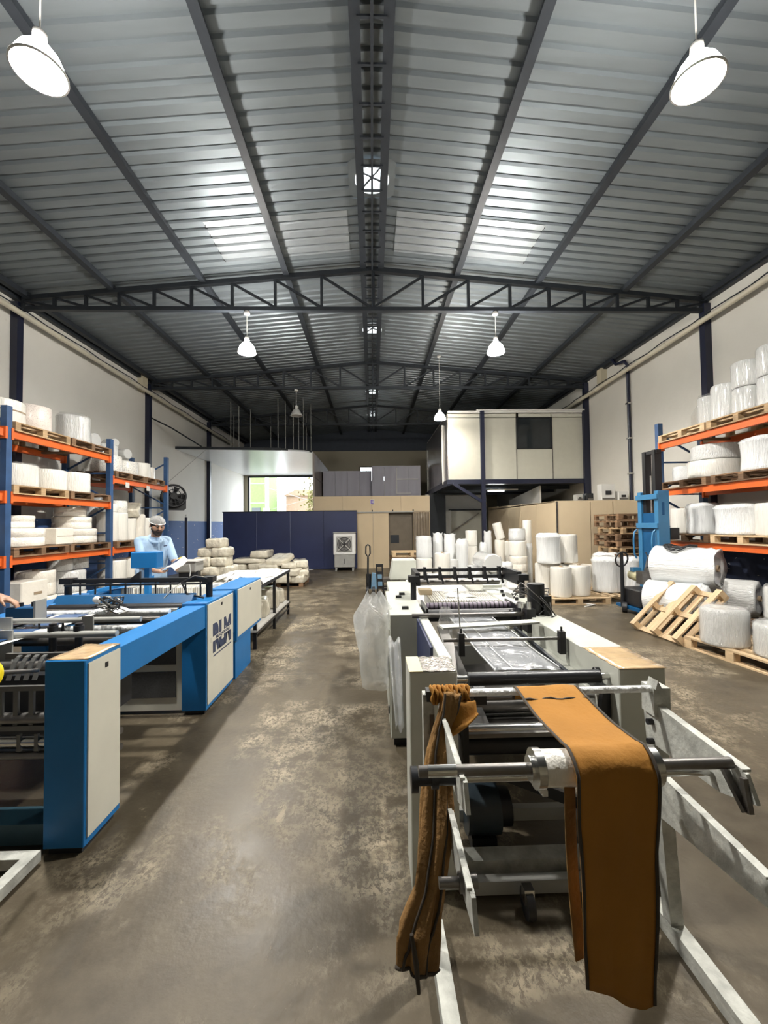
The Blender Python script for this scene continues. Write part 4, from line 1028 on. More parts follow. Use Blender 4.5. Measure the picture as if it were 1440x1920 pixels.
# gantry with finger rods
for x in (-2.82, -1.53):
    b = B(); b.cyl((x, 3.95, .93), (x, 3.95, 1.12), .03, 12); b.box(x-.05, x+.05, 3.90, 4.0, 1.085, 1.135); part('gantry_post', b, M_blackm, bm)
part('gantry_bar', BX(-2.85, -1.50, 3.94, 3.98, 1.085, 1.125), M_blackm, bm); hrod(bm, -2.82, -1.53, 3.90, 1.075, .010, M_blackm, 'gantry_rod')
for i in range(9):
    x = -2.72 + i*.138; b = B(); b.cyl((x, 3.96, 1.09), (x, 3.96, .95), .008, 6); part('finger_rod', b, M_blackm, bm)
for x in (-2.25, -1.72):
    b = B(); b.prism([(x, 3.93, 1.125), (x+.09, 3.93, 1.125), (x+.09, 3.93, 1.19)], (0, .03, 0)); part('clamp_lever', b, M_black, bm)
b = B(); b.tube([(-1.53, 3.9, 1.12), (-1.62, 3.85, 1.15), (-1.72, 3.8, 1.10), (-1.66, 3.78, 1.0), (-1.52, 3.8, .96)], .010, 6); part('cable', b, M_black, bm)
b = B(); b.tube([(-1.75, 3.88, 1.09), (-1.80, 3.8, 1.04), (-1.85, 3.75, .97)], .004, 5); part('cable', b, M_grey, bm)
# delivery table
part('delivery_table', BX(-2.72, -1.70, 4.0, 5.35, .80, .825), M_mount, bm)
b = B(); b.prism([(-2.76, 4.15, .95), (-2.76, 4.55, .95), (-2.45, 4.75, 1.03)], (0, .0, .03)); part('blue_wedge', b, M_blue, bm)
# monitor box
b = B(); b.box(-2.445, -2.185, 4.28, 4.42, 1.185, 1.345); mo = part('control_box', b, M_blue, bm, bevel=.006); part('control_pole', BX(-2.335, -2.285, 4.33, 4.38, .82, 1.185), M_blue, bm)
# dispenser where the worker's hand is
b = B(); b.box(-2.56, -2.36, 2.98, 3.10, .955, 1.05); d = part('feeder_box', b, M_bluedk, bm, bevel=.006)
b = B(); b.cyl((-2.50, 3.04, 1.05), (-2.50, 3.04, 1.075), .018, 10); b.cyl((-2.41, 3.04, 1.05), (-2.41, 3.04, 1.08), .015, 10); part('feeder_knob', b, M_black, d)
part('feeder_bracket', BX(-2.35, -2.335, 2.96, 3.06, .93, 1.10), M_grey, d)
# yellow knob
b = B(); b.sph((-1.622, 1.82, .985), (.046, .046, .062), 16, 12); k = part('knob', b, M_yellow, bm, 'yellow knob')
b = B(); b.cyl((-1.64, 1.84, .985), (-1.66, 2.12, .90), .010, 8); part('lever', b, M_dsteel, bm)

# worn white floor frame of the left unwind stand
t = thing('floor_guard', 'worn white steel frame on the floor at the lower left corner', 'frame', (-1.62, 1.7, 0))
part('frame_bar', BX(-1.655, -1.60, .9, 2.08, .015, .065), M_machdirty, t); part('frame_bar', BX(-2.95, -1.655, 2.025, 2.08, .015, .065), M_machdirty, t)
part('frame_bar', BX(-2.95, -2.895, .9, 2.02, .015, .065), M_machdirty, t)
b = B(); b.cyl((-1.90, 1.98, .066), (-1.90, 1.98, .34), .02, 10); b.sph((-1.90, 1.98, .36), .03, 10, 8); part('stop_post', b, M_machdirty, t)

# packs of bags on the delivery table
for i in range(6):
    x = -2.63 + i*.155
    b = B(); b.box(-.070, .070, -.17, .17, 0, .125); single('bag_pack', b, M_bags, ORD[i] + ' pack of pale bags from the left on the blue machine delivery table', 'bag pack', (x, 4.72 + .01*sin(i*3), .825), 'bag packs on the blue machine', bevel=.006)

# ================================================================ WORK TABLE
t = thing('work_table', 'long white topped work table on dark legs behind the blue machine', 'table', (-2.05, 6.55, 0))
TX0, TX1, TY0, TY1 = -2.50, -1.52, 5.47, 7.65
part('table_top', BX(TX0, TX1, TY0, TY1, .775, .80), M_mount, t); part('table_edge', BX(TX1, TX1+.012, TY0, TY1, .755, .80), M_steel_dk, t)
for x in (TX0+.02, TX1-.02):
    for y in (TY0+.03, 6.56, TY1-.03): part('leg', BX(x-.02, x+.02, y-.02, y+.02, .0, .775), M_blackm, t)
part('shelf', BX(TX0, TX1, TY0, TY1, .22, .245), M_mount, t); part('shelf_rail', BX(TX1-.02, TX1+.01, TY0, TY1, .19, .22), M_blackm, t)
part('foot_rail', BX(TX1-.02, TX1, 6.6, TY1, .10, .12), M_blackm, t)
g = 'film bundles on the table shelf'
for i, (y, w, h) in enumerate(((5.85, .6, .30), (6.4, .55, .26), (6.95, .5, .33), (7.35, .38, .24))):
    bundle(-1.85, y, .247, .55, w*.9, h, ORD[i] + ' bagged bundle from the near end on the table lower shelf', .2*i, g)
# patterned film heap on the table end
b = B(); rg = random.Random(5)
b.grid(lambda u, v: (-2.02 + .46*u, 5.52 + .52*v, .802 + .17*(sin(pi*min(1, u*1.05))**.7)*(sin(pi*v)**.6) + .012*sin(14*u+9*v)), 18, 14)
single('film_heap', b, M_motif, 'white film with black motif heaped at the near end of the work table', 'film', (-1.8, 5.75, .80))
b = B(); b.grid(lambda u, v: (-1.60 + .10*u - .3*v*0, 5.48 + .30*v, .805 + .05*sin(pi*u) - 0*v), 6, 6); o = single('film_tail', b, M_motif, 'loose tail of the black motif film on the blue cabinet side', 'film', (-1.55, 5.6, .8)); solid(o, .003)
for i, (x, y, w, l, h, r) in enumerate(((-2.25, 6.0, .36, .44, .05, .2), (-1.85, 6.55, .46, .6, .05, -.3), (-2.2, 6.9, .4, .5, .06, .4), (-1.80, 7.25, .44, .5, .06, .1))):
    b = B(); b.grid(lambda u, v: ((u-.5)*w, (v-.5)*l, h*sin(pi*u)**.5*sin(pi*v)**.5 + .012*sin(9*u+i)*sin(8*v)), 12, 12)
    o = single('film_sheet', b, M_film, ORD[i] + ' crumpled white sheet from the near end on the work table', 'film', (x, y, .803), 'crumpled sheets on the work table'); o.rotation_euler = (0, 0, r); solid(o, .004)
b = B(); b.lathe([(.05, 0), (.05, .05), (.03, .05), (.03, 0)], n=18); single('tape_roll', b, M_black, 'black tape roll among the crumpled sheets on the work table', 'tape', (-2.05, 6.25, .83))
b = B(); b.box(-.09, .09, -.012, .012, 0, .02); b.box(.03, .10, -.025, .025, 0, .03); single('tape_cutter', b, M_black, 'black hand tape cutter lying on the work table', 'tool', (-2.12, 6.4, .86))
b = B(); b.box(-.16, .16, -.12, .12, 0, .06); single('bag_pack', b, M_bags, 'pack of bags on the work table right by the man', 'bag pack', (-2.33, 5.64, .802), None, bevel=.006)
b = B(); b.grid(lambda u, v: (-.2+.4*u, -.15+.3*v, .16*(1-abs(2*u-1))**.8*(.6+.4*sin(pi*v)) + .01*sin(11*v)), 10, 8); o = single('film_sheet', b, M_printpk, 'peaked printed sheet propped up beside the man', 'film', (-2.02, 5.95, .805)); solid(o, .004)
# clear plastic tub behind the man
t = thing('tote_box', 'clear grey plastic tub with a pale rim behind the table', 'tub', (-3.3, 8.3, .0))
b = B(); b.box(-3.78, -3.40, 8.1, 8.5, .72, .92); part('tub_body', b, M_grey, t, bevel=.02); b = B(); b.box(-3.80, -3.38, 8.07, 8.53, .92, .945); part('rim', b, M_mount, t)
b = B(); b.box(-3.74, -3.44, 8.15, 8.45, 0, .72); part('stand', b, M_blackm, t)

# ---- bagged bundles on the floor beyond the table
pallet((-3.55, 9.35, 0), 'pallet under the tall stack of bagged bundles', 'dk', (0,0,pi/2), (.9, .8, 1)); g = 'bagged bundles in the tall stack'
lay = [(0, [(-3.85, 9.2), (-3.5, 9.15), (-3.18, 9.2)]), (1, [(-3.85, 9.22), (-3.5, 9.2), (-3.2, 9.22)]), (2, [(-3.8, 9.25), (-3.48, 9.22), (-3.16, 9.25)]), (3, [(-3.66, 9.25), (-3.30, 9.24)]), (4, [(-3.62, 9.3), (-3.28, 9.26)]), (5, [(-3.42, 9.28)])]
for L_, ps in lay:
    for k, (x, y) in enumerate(ps):
        bundle(x, y, .142 + L_*.198, .36, .44, .205, ['bottom','second','third','fourth','fifth','topmost'][L_] + ' layer, ' + ['left','middle','right'][k if len(ps) == 3 else k*2] + ' bagged bundle of the tall stack', .12*sin(k*4+L_*2), g)
pallet((-3.55, 12.1, 0), 'pallet under the middle pile of long bundles', 'dk', (0,0,pi/2), (.9, .95, 1)); g = 'long bundles in the middle pile'
for i, (x, zz, w, h) in enumerate(((-3.85, .142, .6, .22), (-3.25, .142, .6, .22), (-3.8, .36, .62, .18), (-3.2, .36, .55, .2), (-3.45, .55, .9, .15), (-3.15, .69, .5, .22))):
    bundle(x, 12.0, zz, w, .7, h, ['bottom left','bottom right','second layer left','second layer right','long third layer','topmost'][i] + ' bundle of the middle pile before the navy panels', .1*sin(i*2), g)
pallet((-2.45, 11.4, 0), 'black pallet under the slumped grey bundles', 'dk', (0,0,pi/2), (1.0, 1.05, .8)); g = 'slumped bundles before the navy panels'
for i, (x, y, zz, w, h, tl) in enumerate(((-2.85, 11.2, .115, .5, .2, 0), (-2.4, 11.1, .115, .55, .2, 0), (-1.98, 11.25, .115, .45, .22, .1), (-2.75, 11.3, .30, .6, .18, 0), (-2.2, 11.2, .31, .6, .18, .1), (-1.92, 11.4, .33, .35, .15, .2), (-2.7, 11.35, .46, .55, .16, .15), (-2.25, 11.3, .47, .4, .15, 0), (-2.5, 11.4, .60, .55, .17, .2), (-2.0, 11.5, .47, .4, .2, 0))):
    bundle(x, y, zz, w, .75, h, ORD[i] + ' grey bundle, counted upward from the lower left, of the slumped pile', .25*sin(i*3), g, tl)

# ================================================================ CREAM BAG MACHINE (right)
cm = thing('bag_machine', 'cream bag making machine on the right with film web and rollers', 'machine', (.73, 3.0, 0))
cl = part('end_column', BX(.155, .368, 1.85, 2.06, .0, .945), M_mach, cm, bevel=.004)
b = B(); b.grid(lambda u, v: (.215 + .15*u, 1.852 + .205*v, .9475 + .003*sin(19*u+11*v)), 14, 14); o = part('tape_cover', b, M_silver, cl, 'crinkled silver taped top'); solid(o, .002)
b = B(); b.box(.155, .215, 1.85, 2.06, .945, .949); part('tape_cover', b, M_masking, cl, 'yellow masking tape strip')
cr_ = part('end_column', BX(1.085, 1.295, 1.835, 2.15, .0, .945), M_mach, cm, bevel=.004)
b = B(); b.grid(lambda u, v: (1.082 + .215*u, 1.83 + .33*v, .9475 + .002*sin(23*v)), 6, 16); o = part('tape_cover', b, M_tape, cr_, 'brown taped top'); solid(o, .002)
b = B(); b.box(1.2955, 1.299, 1.92, 1.945, .80, .83); part('panel_lock', b, M_black, cr_)
lr = part('side_rail', BX(.325, .385, 2.06, 3.03, .80, .935), M_mach, cm, bevel=.003); part('navy_side', BX(.310, .325, 2.3, 3.0, .60, .92), M_navypan, lr)
part('side_rail', BX(1.09, 1.30, 2.15, 3.15, .74, .945), M_mach, cm, bevel=.004); part('inner_ledge', BX(1.03, 1.088, 1.92, 3.15, .74, .80), M_mach, cm)
lc = part('cabinet', BX(.118, .375, 3.03, 4.10, .06, .945), M_mach, cm, bevel=.005); part('plinth', BX(.14, .36, 3.06, 4.07, 0, .06), M_blackm, lc)
for z0, z1 in ((.12, .82),): part('cabinet_door', BX(.112, .118, 3.10, 4.0, z0, z1), M_mach, lc)
part('door_handle', BX(.104, .112, 3.16, 3.18, .45, .60), M_black, lc); part('door_handle', BX(.104, .112, 3.12, 3.14, .2, .25), M_black, lc)
for x, y in ((.22, 3.2), (.20, 3.7), (.24, 3.85)):
    b = B(); b.box(x, x+.05, y, y+.04, .945, .965); part('switch', b, M_black, lc)
rc = part('cabinet', BX(1.09, 1.345, 3.15, 4.20, .06, .945), M_mach, cm, bevel=.005); part('plinth', BX(1.11, 1.33, 3.18, 4.17, 0, .06), M_blackm, rc)
for i in range(4):
    b = B(); b.cyl((1.16+.05*(i % 2), 3.3+.2*i, .945), (1.16+.05*(i % 2), 3.3+.2*i, .97), .015, 8); part('switch', b, M_black, rc)
for z in (.88, .72):
    b = B(); b.cyl((1.06, 2.0, z), (1.085, 2.0, z), .018, 10); part('bolt_head', b, M_black, cm)
# rollers, front to back
part('feed_roller', B().cyl((.43, 1.92, .885), (1.04, 1.92, .885), .030, 18), M_blackm, cm)
for x0, x1 in ((.37, .43), (1.04, 1.09)): hrod(cm, x0, x1, 1.92, .885, .016, M_steel, 'roller_end')
hrod(cm, .368, 1.075, 1.80, .875, .013, M_steel); hrod(cm, .40, 1.08, 1.98, .845, .014, M_steel)
hrod(cm, .40, 1.06, 1.95, .785, .013, M_dsteel); hrod(cm, .40, 1.06, 2.10, .74, .022, M_grey)
hrod(cm, .43, 1.05, 2.0, .615, .028, M_steel); hrod(cm, .43, 1.05, 2.05, .52, .045, M_black); hrod(cm, .43, 1.05, 2.15, .66, .035, M_dsteel)
part('bearing_plate', BX(.40, .425, 1.9, 2.12, .46, .84), M_blackm, cm); part('bearing_plate', BX(1.055, 1.08, 1.9, 2.12, .46, .84), M_blackm, cm)
part('sensor_block', BX(.46, .51, 1.90, 1.96, .775, .84), M_black, cm)
b = B(); b.prism([(1.035, 1.88, .82), (1.05, 1.88, .82), (1.05, 1.88, .70), (1.02, 1.88, .70)], (0, .03, 0)); part('sensor_block', b, M_black, cm)
# web of clear film
b = B(); b.grid(lambda u, v: (.555 + .315*u, 1.93 + 1.35*v, .918 - .010*sin(pi*v*2)**2 + .003*sin(12*u)), 12, 16); w = part('film_web', b, M_web, cm, 'clear film web'); solid(w, .0015)
for u in (.0, .28, .98):
    b = B(); b.grid(lambda a, v: (.555 + .315*u + .007*a, 1.95 + 1.3*v, .9225 - .010*sin(pi*v*2)**2), 1, 16, False); part('white_stripe', b, M_filmw, w)
b = B(); b.box(.40, 1.03, 1.95, 2.9, .60, .62); part('inner_tray', b, M_dsteel, cm)
b = B(); b.prism([(.45, 2.0, .62), (.55, 2.0, .62), (.50, 2.9, .88), (.44, 2.9, .88)], (0, 0, .015)); part('guide_plate', b, M_dsteel, cm)
# cross bars over the web
part('flat_bar', B().bar((.42, 2.60, .955), (1.06, 2.70, .955), .085, .012), M_machdirty, cm)
hrod(cm, .39, 1.06, 2.34, .945, .010, M_dsteel, 'cross_rod'); hrod(cm, .27, 1.06, 2.93, .955, .016, M_dsteel, 'cross_rod'); hrod(cm, .40, 1.09, 3.05, .93, .014, M_steel, 'cross_rod')
for x, y in ((.49, 2.34), (1.06, 2.34)):
    b = B(); b.box(x-.016, x+.016, y-.02, y+.02, .86, .985); b.cyl((x, y, .985), (x, y, 1.01), .006, 8); part('clamp_block', b, M_black, cm)
part('thin_rod', B().cyl((.49, 2.36, .985), (.495, 2.44, 1.22), .004, 6), M_steel, cm)
part('rail_rod', B().bar((1.02, 2.1, .80), (1.02, 3.0, .84), .02), M_steel_dk, cm)
# sealing rollers with rings
hrod(cm, .40, 1.10, 3.16, .905, .045, M_black, 'nip_roller', 18); hrod(cm, .42, 1.08, 3.28, .945, .035, mat('mauve_rubber', (.16, .13, .17), .5), 'press_roller', 16)
rb = B(); rb.cyl((-.004, 0, 0), (.004, 0, 0), .0385, 14); rme = rb.mesh('roller_ring', M_black)
for i in range(19): piece('roller_ring', rme, cm, Vector((.44 + i*.034, 3.28, .945)) - _off(cm))
part('nip_frame', BX(.385, .40, 3.05, 3.4, .80, .98), M_blackm, cm); part('nip_frame', BX(1.075, 1.09, 3.05, 3.4, .80, .98), M_blackm, cm)
b = B(); b.box(.41, 1.08, 3.38, 3.46, .875, .90); part('white_bar', b, M_mount, cm)
# delivery table and gantry
part('delivery_table', BX(.42, 1.10, 3.5, 5.9, .80, .83), M_mount, cm)
for x in (.35, 1.30):
    b = B(); b.cyl((x, 3.62, .94), (x, 3.62, 1.12), .025, 12); b.box(x-.045, x+.045, 3.57, 3.67, 1.10, 1.15); part('gantry_post', b, M_blackm, cm)
part('gantry_bar', BX(.38, 1.30, 4.02, 4.05, 1.135, 1.165), M_blackm, cm); part('gantry_bar', BX(.38, 1.30, 4.02, 4.05, 1.07, 1.10), M_blackm, cm)
for x in (.39, 1.28): part('gantry_arm', BX(x-.02, x+.02, 3.62, 4.05, 1.06, 1.17), M_blackm, cm)
for i in range(6):
    x = .50 + i*.145; b = B(); b.cyl((x, 4.03, 1.17), (x+.03, 4.0, 1.02), .010, 6); b.box(x-.012, x+.012, 4.0, 4.06, 1.06, 1.18); part('finger_rod', b, M_blackm, cm)
hrod(cm, .45, 1.25, 4.12, 1.02, .03, M_dsteel, 'rear_roller')
# stitching head: motor, bracket and cables on the right
mo = part('head_motor', B().cyl((1.17, 2.98, .93), (1.17, 2.98, 1.16), .060, 16), M_black, cm)
b = B(); b.box(1.10, 1.20, 2.90, 3.04, .80, .93); b.box(1.06, 1.12, 2.86, 2.96, .84, 1.0); b.box(1.20, 1.25, 2.9, 2.98, .86, 1.08); part('head_bracket', b, M_blackm, mo)
b = B(); b.cyl((1.08, 2.88, .98), (1.08, 2.88, 1.05), .02, 10); b.cyl((1.05, 2.94, 1.0), (1.05, 2.94, 1.03), .035, 12); part('head_pulley', b, M_steel, mo)
rg = random.Random(21)
for k in range(6):
    pts = [(1.10 + .03*k, 2.9, .88), (1.22 + rg.uniform(-.03,.06), 2.88 + rg.uniform(-.05,.05), .98 + rg.uniform(-.05,.05)), (1.17 + rg.uniform(-.12,.1), 2.95, 1.12 + rg.uniform(-.03,.05)), (1.05 + rg.uniform(-.1,.1), 3.15, 1.08 + rg.uniform(-.06,.04)), (1.15, 3.45, 1.0)]
    P2 = []
    for i in range(len(pts)-1):
        for s in range(4): P2.append(Vector(pts[i]).lerp(Vector(pts[i+1]), s/4) + Vector((0, 0, .012*sin(s*pi/4))))
    b = B(); b.tube(P2, .004, 5); part('cable', b, [M_black, M_black, M_dsteel][k % 3], mo)
# low frame, motor and belts under the rollers
part('low_beam', BX(.37, 1.085, 1.90, 1.98, .02, .085), M_machdirty, cm); part('low_beam', BX(.37, 1.085, 2.12, 2.16, .10, .16), M_grey, cm)
dm = part('drive_motor', B().cyl((.44, 2.10, .19), (.60, 2.10, .19), .115, 18), mat('dark_slate_paint', (.016, .026, .035), .4), cm)
b = B(); b.cyl((.60, 2.10, .19), (.66, 2.10, .19), .085, 18); b.box(.46, .58, 2.02, 2.18, .03, .09); part('motor_cover', b, M_blackm, dm)
b = B(); b.bar((.55, 2.02, .42), (1.05, 2.02, .22), .03, .05); part('drive_belt', b, M_black, cm)
part('inner_panel', BX(.40, 1.08, 3.0, 3.03, .05, .72), M_grey, cm)
# control cabinet at the rear
b = B(); b.prism([(.20, 5.0, .93), (.52, 5.0, .93), (.52, 5.0, 1.17), (.24, 5.0, 1.17)], (0, .28, 0)); ccb = part('control_box', b, M_mach, cm, bevel=.01)
part('control_pole', BX(.33, .40, 5.1, 5.18, .0, .93), M_grey, cm); part('rear_cover', BX(.16, .42, 4.15, 4.9, .5, .93), M_mach, cm, bevel=.006); part('rear_cover', BX(1.12, 1.32, 4.25, 5.0, .5, .97), M_mach, cm, bevel=.006)
for x in (.45, 1.05): part('table_leg', BX(x, x+.04, 5.8, 5.84, 0, .80), M_grey, cm)

# stack of bags in the cream machine
b = B(); b.box(-.30, .30, 0, .50, 0, .105); t = single('bag_pack', b, M_bags, 'wide stack of pale bags lying in the cream machine', 'bag pack', (.80, 3.62, .83), bevel=.008)
b = B(); b.box(-.06, .06, -.07, .07, 0, .05); single('carton', b, M_board, 'small tan carton at the left of the cream machine bag stack', 'carton', (.49, 3.95, .936), bevel=.004)
b = B(); b.grid(lambda u, v: (-.14+.28*u, -.16+.32*v, .03*sin(pi*u)*sin(pi*v)+.006*sin(9*u)), 8, 8); o = single('film_sheet', b, M_printpk, 'printed sheet on top of the cream machine bag stack', 'film', (.78, 3.88, .938)); solid(o, .003)
# output end: crumpled film, clear rolls
b = B(); b.grid(lambda u, v: (-.24+.48*u, -.3+.6*v, .10*sin(pi*u)**.6*sin(pi*v)**.6*(1+.4*sin(9*u+5*v))), 12, 12); o = single('film_heap', b, M_film, 'heap of crumpled film at the far left of the cream machine table', 'film', (.72, 5.1, .832)); solid(o, .004)
b = B(); b.box(-.12, .12, -.1, .1, 0, .05); single('carton', b, M_peach, 'small orange carton on the far end of the cream machine table', 'carton', (.92, 5.6, .832), bevel=.004)
t = thing('roll_stand', 'low white stand under the lying clear rolls', 'stand', (1.6, 6.2, 0))
part('stand_top', BX(1.28, 1.98, 5.50, 6.9, .70, .74), M_mount, t)
b = B(); b.grid(lambda u, v: (lambda a: (1.60 + (.30 - .10*v)*cos(a)*(1+.08*sin(5*a+6*v)), 5.60 + .7*v, .745 + (.36 - .04*v)*max(0, sin(a))**.7*(1+.07*sin(7*a-5*v))))(pi*u), 30, 14); part('loose_wrap', b, M_wrapc, t, 'loose clear film over the rolls')
for x in (1.26, 1.9):
    for y in (5.6, 6.8): part('leg', BX(x, x+.04, y, y+.04, 0, .70), M_grey, t)
g = 'lying clear rolls behind the cream machine'
lying_roll((1.49, 5.62, .855), (-.02, .62, 0), .118, 'left lying clear roll under the upper one', 'bagged', g); lying_roll((1.72, 5.62, .855), (.0, .62, 0), .118, 'right lying clear roll under the upper one', 'bagged', g)
lying_roll((1.605, 5.52, 1.06), (-.01, .64, 0), .125, 'lying clear roll on top, its cardboard core facing the camera', 'wrapped', g)

# ================================================================ UNWIND STAND IN FRONT OF THE CREAM MACHINE
us = thing('unwind_stand', 'worn white unwind stand with arms and shaft before the cream machine', 'stand', (.62, 1.4, 0))
part('floor_rail', BX(.20, .255, .75, 1.66, .0, .06), M_machdirty, us); part('floor_rail', BX(1.115, 1.17, .75, 1.72, .0, .06), M_machdirty, us)
part('upright', BX(.175, .215, 1.51, 1.55, .06, .985), M_machdirty, us)
b = B(); b.bar((1.145, 1.62, .03), (1.03, 1.53, .95), .045, .05); part('upright', b, M_machdirty, us)
part('cross_beam', BX(.375, 1.085, 1.80, 1.84, .02, .075), M_grey, us)
hrod(us, .185, 1.03, 1.50, .992, .0125, M_filmw, 'cloth_rod', 14)
b = B(); b.box(1.00, 1.06, 1.48, 1.55, .90, 1.0); b.prism([(1.0, 1.47, 1.0), (1.025, 1.47, 1.0), (1.01, 1.47, 1.03)], (0, .05, 0)); part('chipped_bracket', b, M_machdirty, us, 'chipped bracket')
part('end_block', BX(.185, .225, 1.485, 1.53, .97, 1.005), M_blackm, us)
def arm(x, pts, nm='arm_plate'):
    b = B(); b.prism([(x, y, z) for y, z in pts], (.012, 0, 0)); return part(nm, b, M_machdirty, us)
for x, s in ((1.012, 1), (.236, -1)):
    a = arm(x, [(1.54, .935), (1.13, .905), (1.10, .84), (1.22, .80), (1.54, .79)])
    part('arm_flange', B().bar((x+.006*s+.006, 1.52, .937), (x+.006*s+.006, 1.14, .908), .026 if s > 0 else .013, .008), M_machdirty, a)
    b = B(); b.bar((x+.03*s, 1.52, .92), (x+.03*s, 1.50, .80), .018); part('arm_brace', b, M_dsteel, a)
    a = arm(x, [(1.54, .70), (1.06, .665), (1.03, .60), (1.54, .54)])
    part('arm_flange', B().bar((x+.006*s+.006, 1.52, .70), (x+.006*s+.006, 1.08, .668), .026 if s > 0 else .013, .008), M_machdirty, a)
    for y, z in ((1.51, .87), (1.51, .80), (1.51, .63), (1.51, .56)):
        b = B(); b.cyl((x-.02*s, y, z), (x+.0*s, y, z), .011, 8); part('bolt', b, M_black, us)
b = B(); b.bar((1.006, 1.13, .895), (1.006, 1.115, .81), .014); b.bar((1.0, 1.19, .89), (1.0, 1.12, .81), .014); part('shaft_hook', b, M_dsteel, us)
sh = part('shaft', B().cyl((.12, 1.17, .914), (1.005, 1.17, .914), .0155, 16), M_dsteel, us)
part('shaft_thread', B().cyl((.145, 1.17, .914), (.225, 1.17, .914), .0165, 16), M_steel, sh)
for x in (.44, .762):
    b = B(); b.cyl((x, 1.17, .914), (x+.022, 1.17, .914), .052, 22); b.cyl((x-.012, 1.17, .914), (x+.034, 1.17, .914), .034, 18); part('hub_collar', b, M_steel, sh)
part('spool_core', B().cyl((.465, 1.17, .914), (.760, 1.17, .914), .047, 24), M_film, sh, 'taped white spool core')
b = B(); b.box(.452, .47, 1.15, 1.17, .855, .875); b.box(.46, .475, 1.155, 1.165, .845, .86); part('tape_tab', b, M_filmw, sh)
hrod(us, .15, 1.0, 1.25, .845, .013, M_steel, 'guide_rod'); hrod(us, .24, 1.0, 1.33, .80, .012, M_black, 'guide_rod')
b = B(); b.cyl((.105, 1.25, .845), (.125, 1.25, .845), .035, 14); b.cyl((.125, 1.25, .845), (.24, 1.25, .845), .018, 12); b.cyl((.165, 1.25, .845), (.185, 1.25, .845), .027, 12); part('screw_knob', b, M_blackm, us)
b = B(); b.cyl((.17, 1.16, .62), (.27, 1.16, .62), .014, 12); b.cyl((.225, 1.16, .62), (.245, 1.16, .62), .024, 8); b.cyl((.255, 1.16, .62), (.275, 1.16, .62), .018, 8); part('clamp_bolt', b, M_dsteel, us)
cs = part('caster', B().cyl((.60, 1.72, .055), (.63, 1.72, .055), .055, 18), M_black, us); part('caster_fork', BX(.595, .635, 1.70, 1.74, .06, .12), M_steel, cs)

# ---- ochre cloth over rod and spool
def cloth_path(n=60):
    r = .056; c = (1.17, .914); P = [(1.522, .955), (1.518, .985), (1.505, 1.0068), (1.495, 1.0068)]
    a0 = radians(70)
    for k in range(1, 9): 
        q = k/9; P.append((1.495 + (c[0] + r*cos(a0) - 1.495)*q, 1.0068 + (c[1] + r*sin(a0) - 1.0068)*q - .010*sin(pi*q)))
    for k in range(9):
        a = a0 + (pi*1.02 - a0)*k/8; P.append((c[0] + r*cos(a), c[1] + r*sin(a)))
    for k in range(1, 19): P.append((1.114 - .004*k/18, .914 - .55*k/18))
    return P
CP = cloth_path(); L_ = len(CP)
def cl_x(j, u):
    y, z = CP[j]; q = min(1, max(0, (1.5 - y)/.34)); dn = max(0, (.9 - z)/.55) if y < 1.2 else 0
    x0 = .502 + .030*q + .012*dn; x1 = .730 + .026*q - .030*dn
    return x0 + (x1 - x0)*u
def cloth_fn(u, v, dx=0, dn=0):
    j = min(L_-1, int(round(v*(L_-1)))); y, z = CP[j]
    w = .006*sin(9*u + j*.25) * (1 if j > 18 else .3) + .004*sin(4*u - j*.4)
    drop = (.022*sin(5*u+1) - .03*u) * max(0, (j - 22)/(L_-23)) if j > 22 else 0
    return (cl_x(j, u) + dx, y - (abs(w) if j > 14 else 0) + dn, z + (abs(w) if j <= 14 else 0) + drop*.9)
t = thing('cloth_sheet', 'ochre cloth strip running from the rod over the spool down toward the floor', 'cloth', (.62, 1.2, .9))
b = B(); b.grid(lambda u, v: cloth_fn(u, v), 14, L_-1); o = part('cloth_panel', b, M_cloth, t); solid(o, .003)
for u0, u1 in ((-.005, .035), (.965, 1.005)):
    b = B(); b.grid(lambda u, v: (lambda p: (p[0], p[1] - .0035, p[2] + .0025))(cloth_fn(u0 + (u1-u0)*u, v)), 1, L_-1); o = part('hem_tape', b, M_clothdk, t); solid(o, .002)
b = B(); b.tube([(cl_x(6, u/12), CP[5][0] - .003*sin(u), CP[5][1] + .004 + .003*sin(u*1.7)) for u in range(13)], .0035, 6); part('seam', b, M_clothdk, t)
b = B(); b.grid(lambda u, v: (.512 + .035*u + .02*v, 1.135 + .018*sin(3*v) + .012*u, .90 - .48*v), 3, 12); o = part('back_layer', b, M_cloth2, t); solid(o, .003)

# ---- bunched dusty cloth hanging from the left end of the rod
t = thing('cloth_sheet', 'dusty ochre cloth bunched over the left end of the rod, hanging down', 'cloth', (.2, 1.4, .9))
PTH = [(.305, 1.50, 1.008, .012), (.275, 1.478, 1.005, .035), (.262, 1.462, .955, .034), (.232, 1.44, .90, .030), (.212, 1.41, .84, .034), (.203, 1.385, .775, .040), (.195, 1.36, .70, .046), (.188, 1.335, .634, .047), (.172, 1.315, .56, .043), (.160, 1.30, .49, .042), (.140, 1.29, .435, .052), (.124, 1.28, .385, .060), (.117, 1.28, .33, .058), (.115, 1.28, .285, .054)]
def fold_fn(u, v):
    q = v*(len(PTH)-1); i = min(len(PTH)-2, int(q)); f = q - i; f = f*f*(3-2*f)
    p = [PTH[i][k]*(1-f) + PTH[i+1][k]*f for k in range(4)]
    a = 2*pi*u; w = p[3]
    rr = 1 + .20*sin(5*a + 3*v) + .10*sin(9*a - 8*v)
    return (p[0] + w*rr*cos(a), p[1] + w*.62*rr*sin(a), p[2] + .012*sin(2*a+v*6)*(1 if v > .9 else .3))
b = B(); b.grid(fold_fn, 40, 52); part('cloth_panel', b, M_cloth2, t)
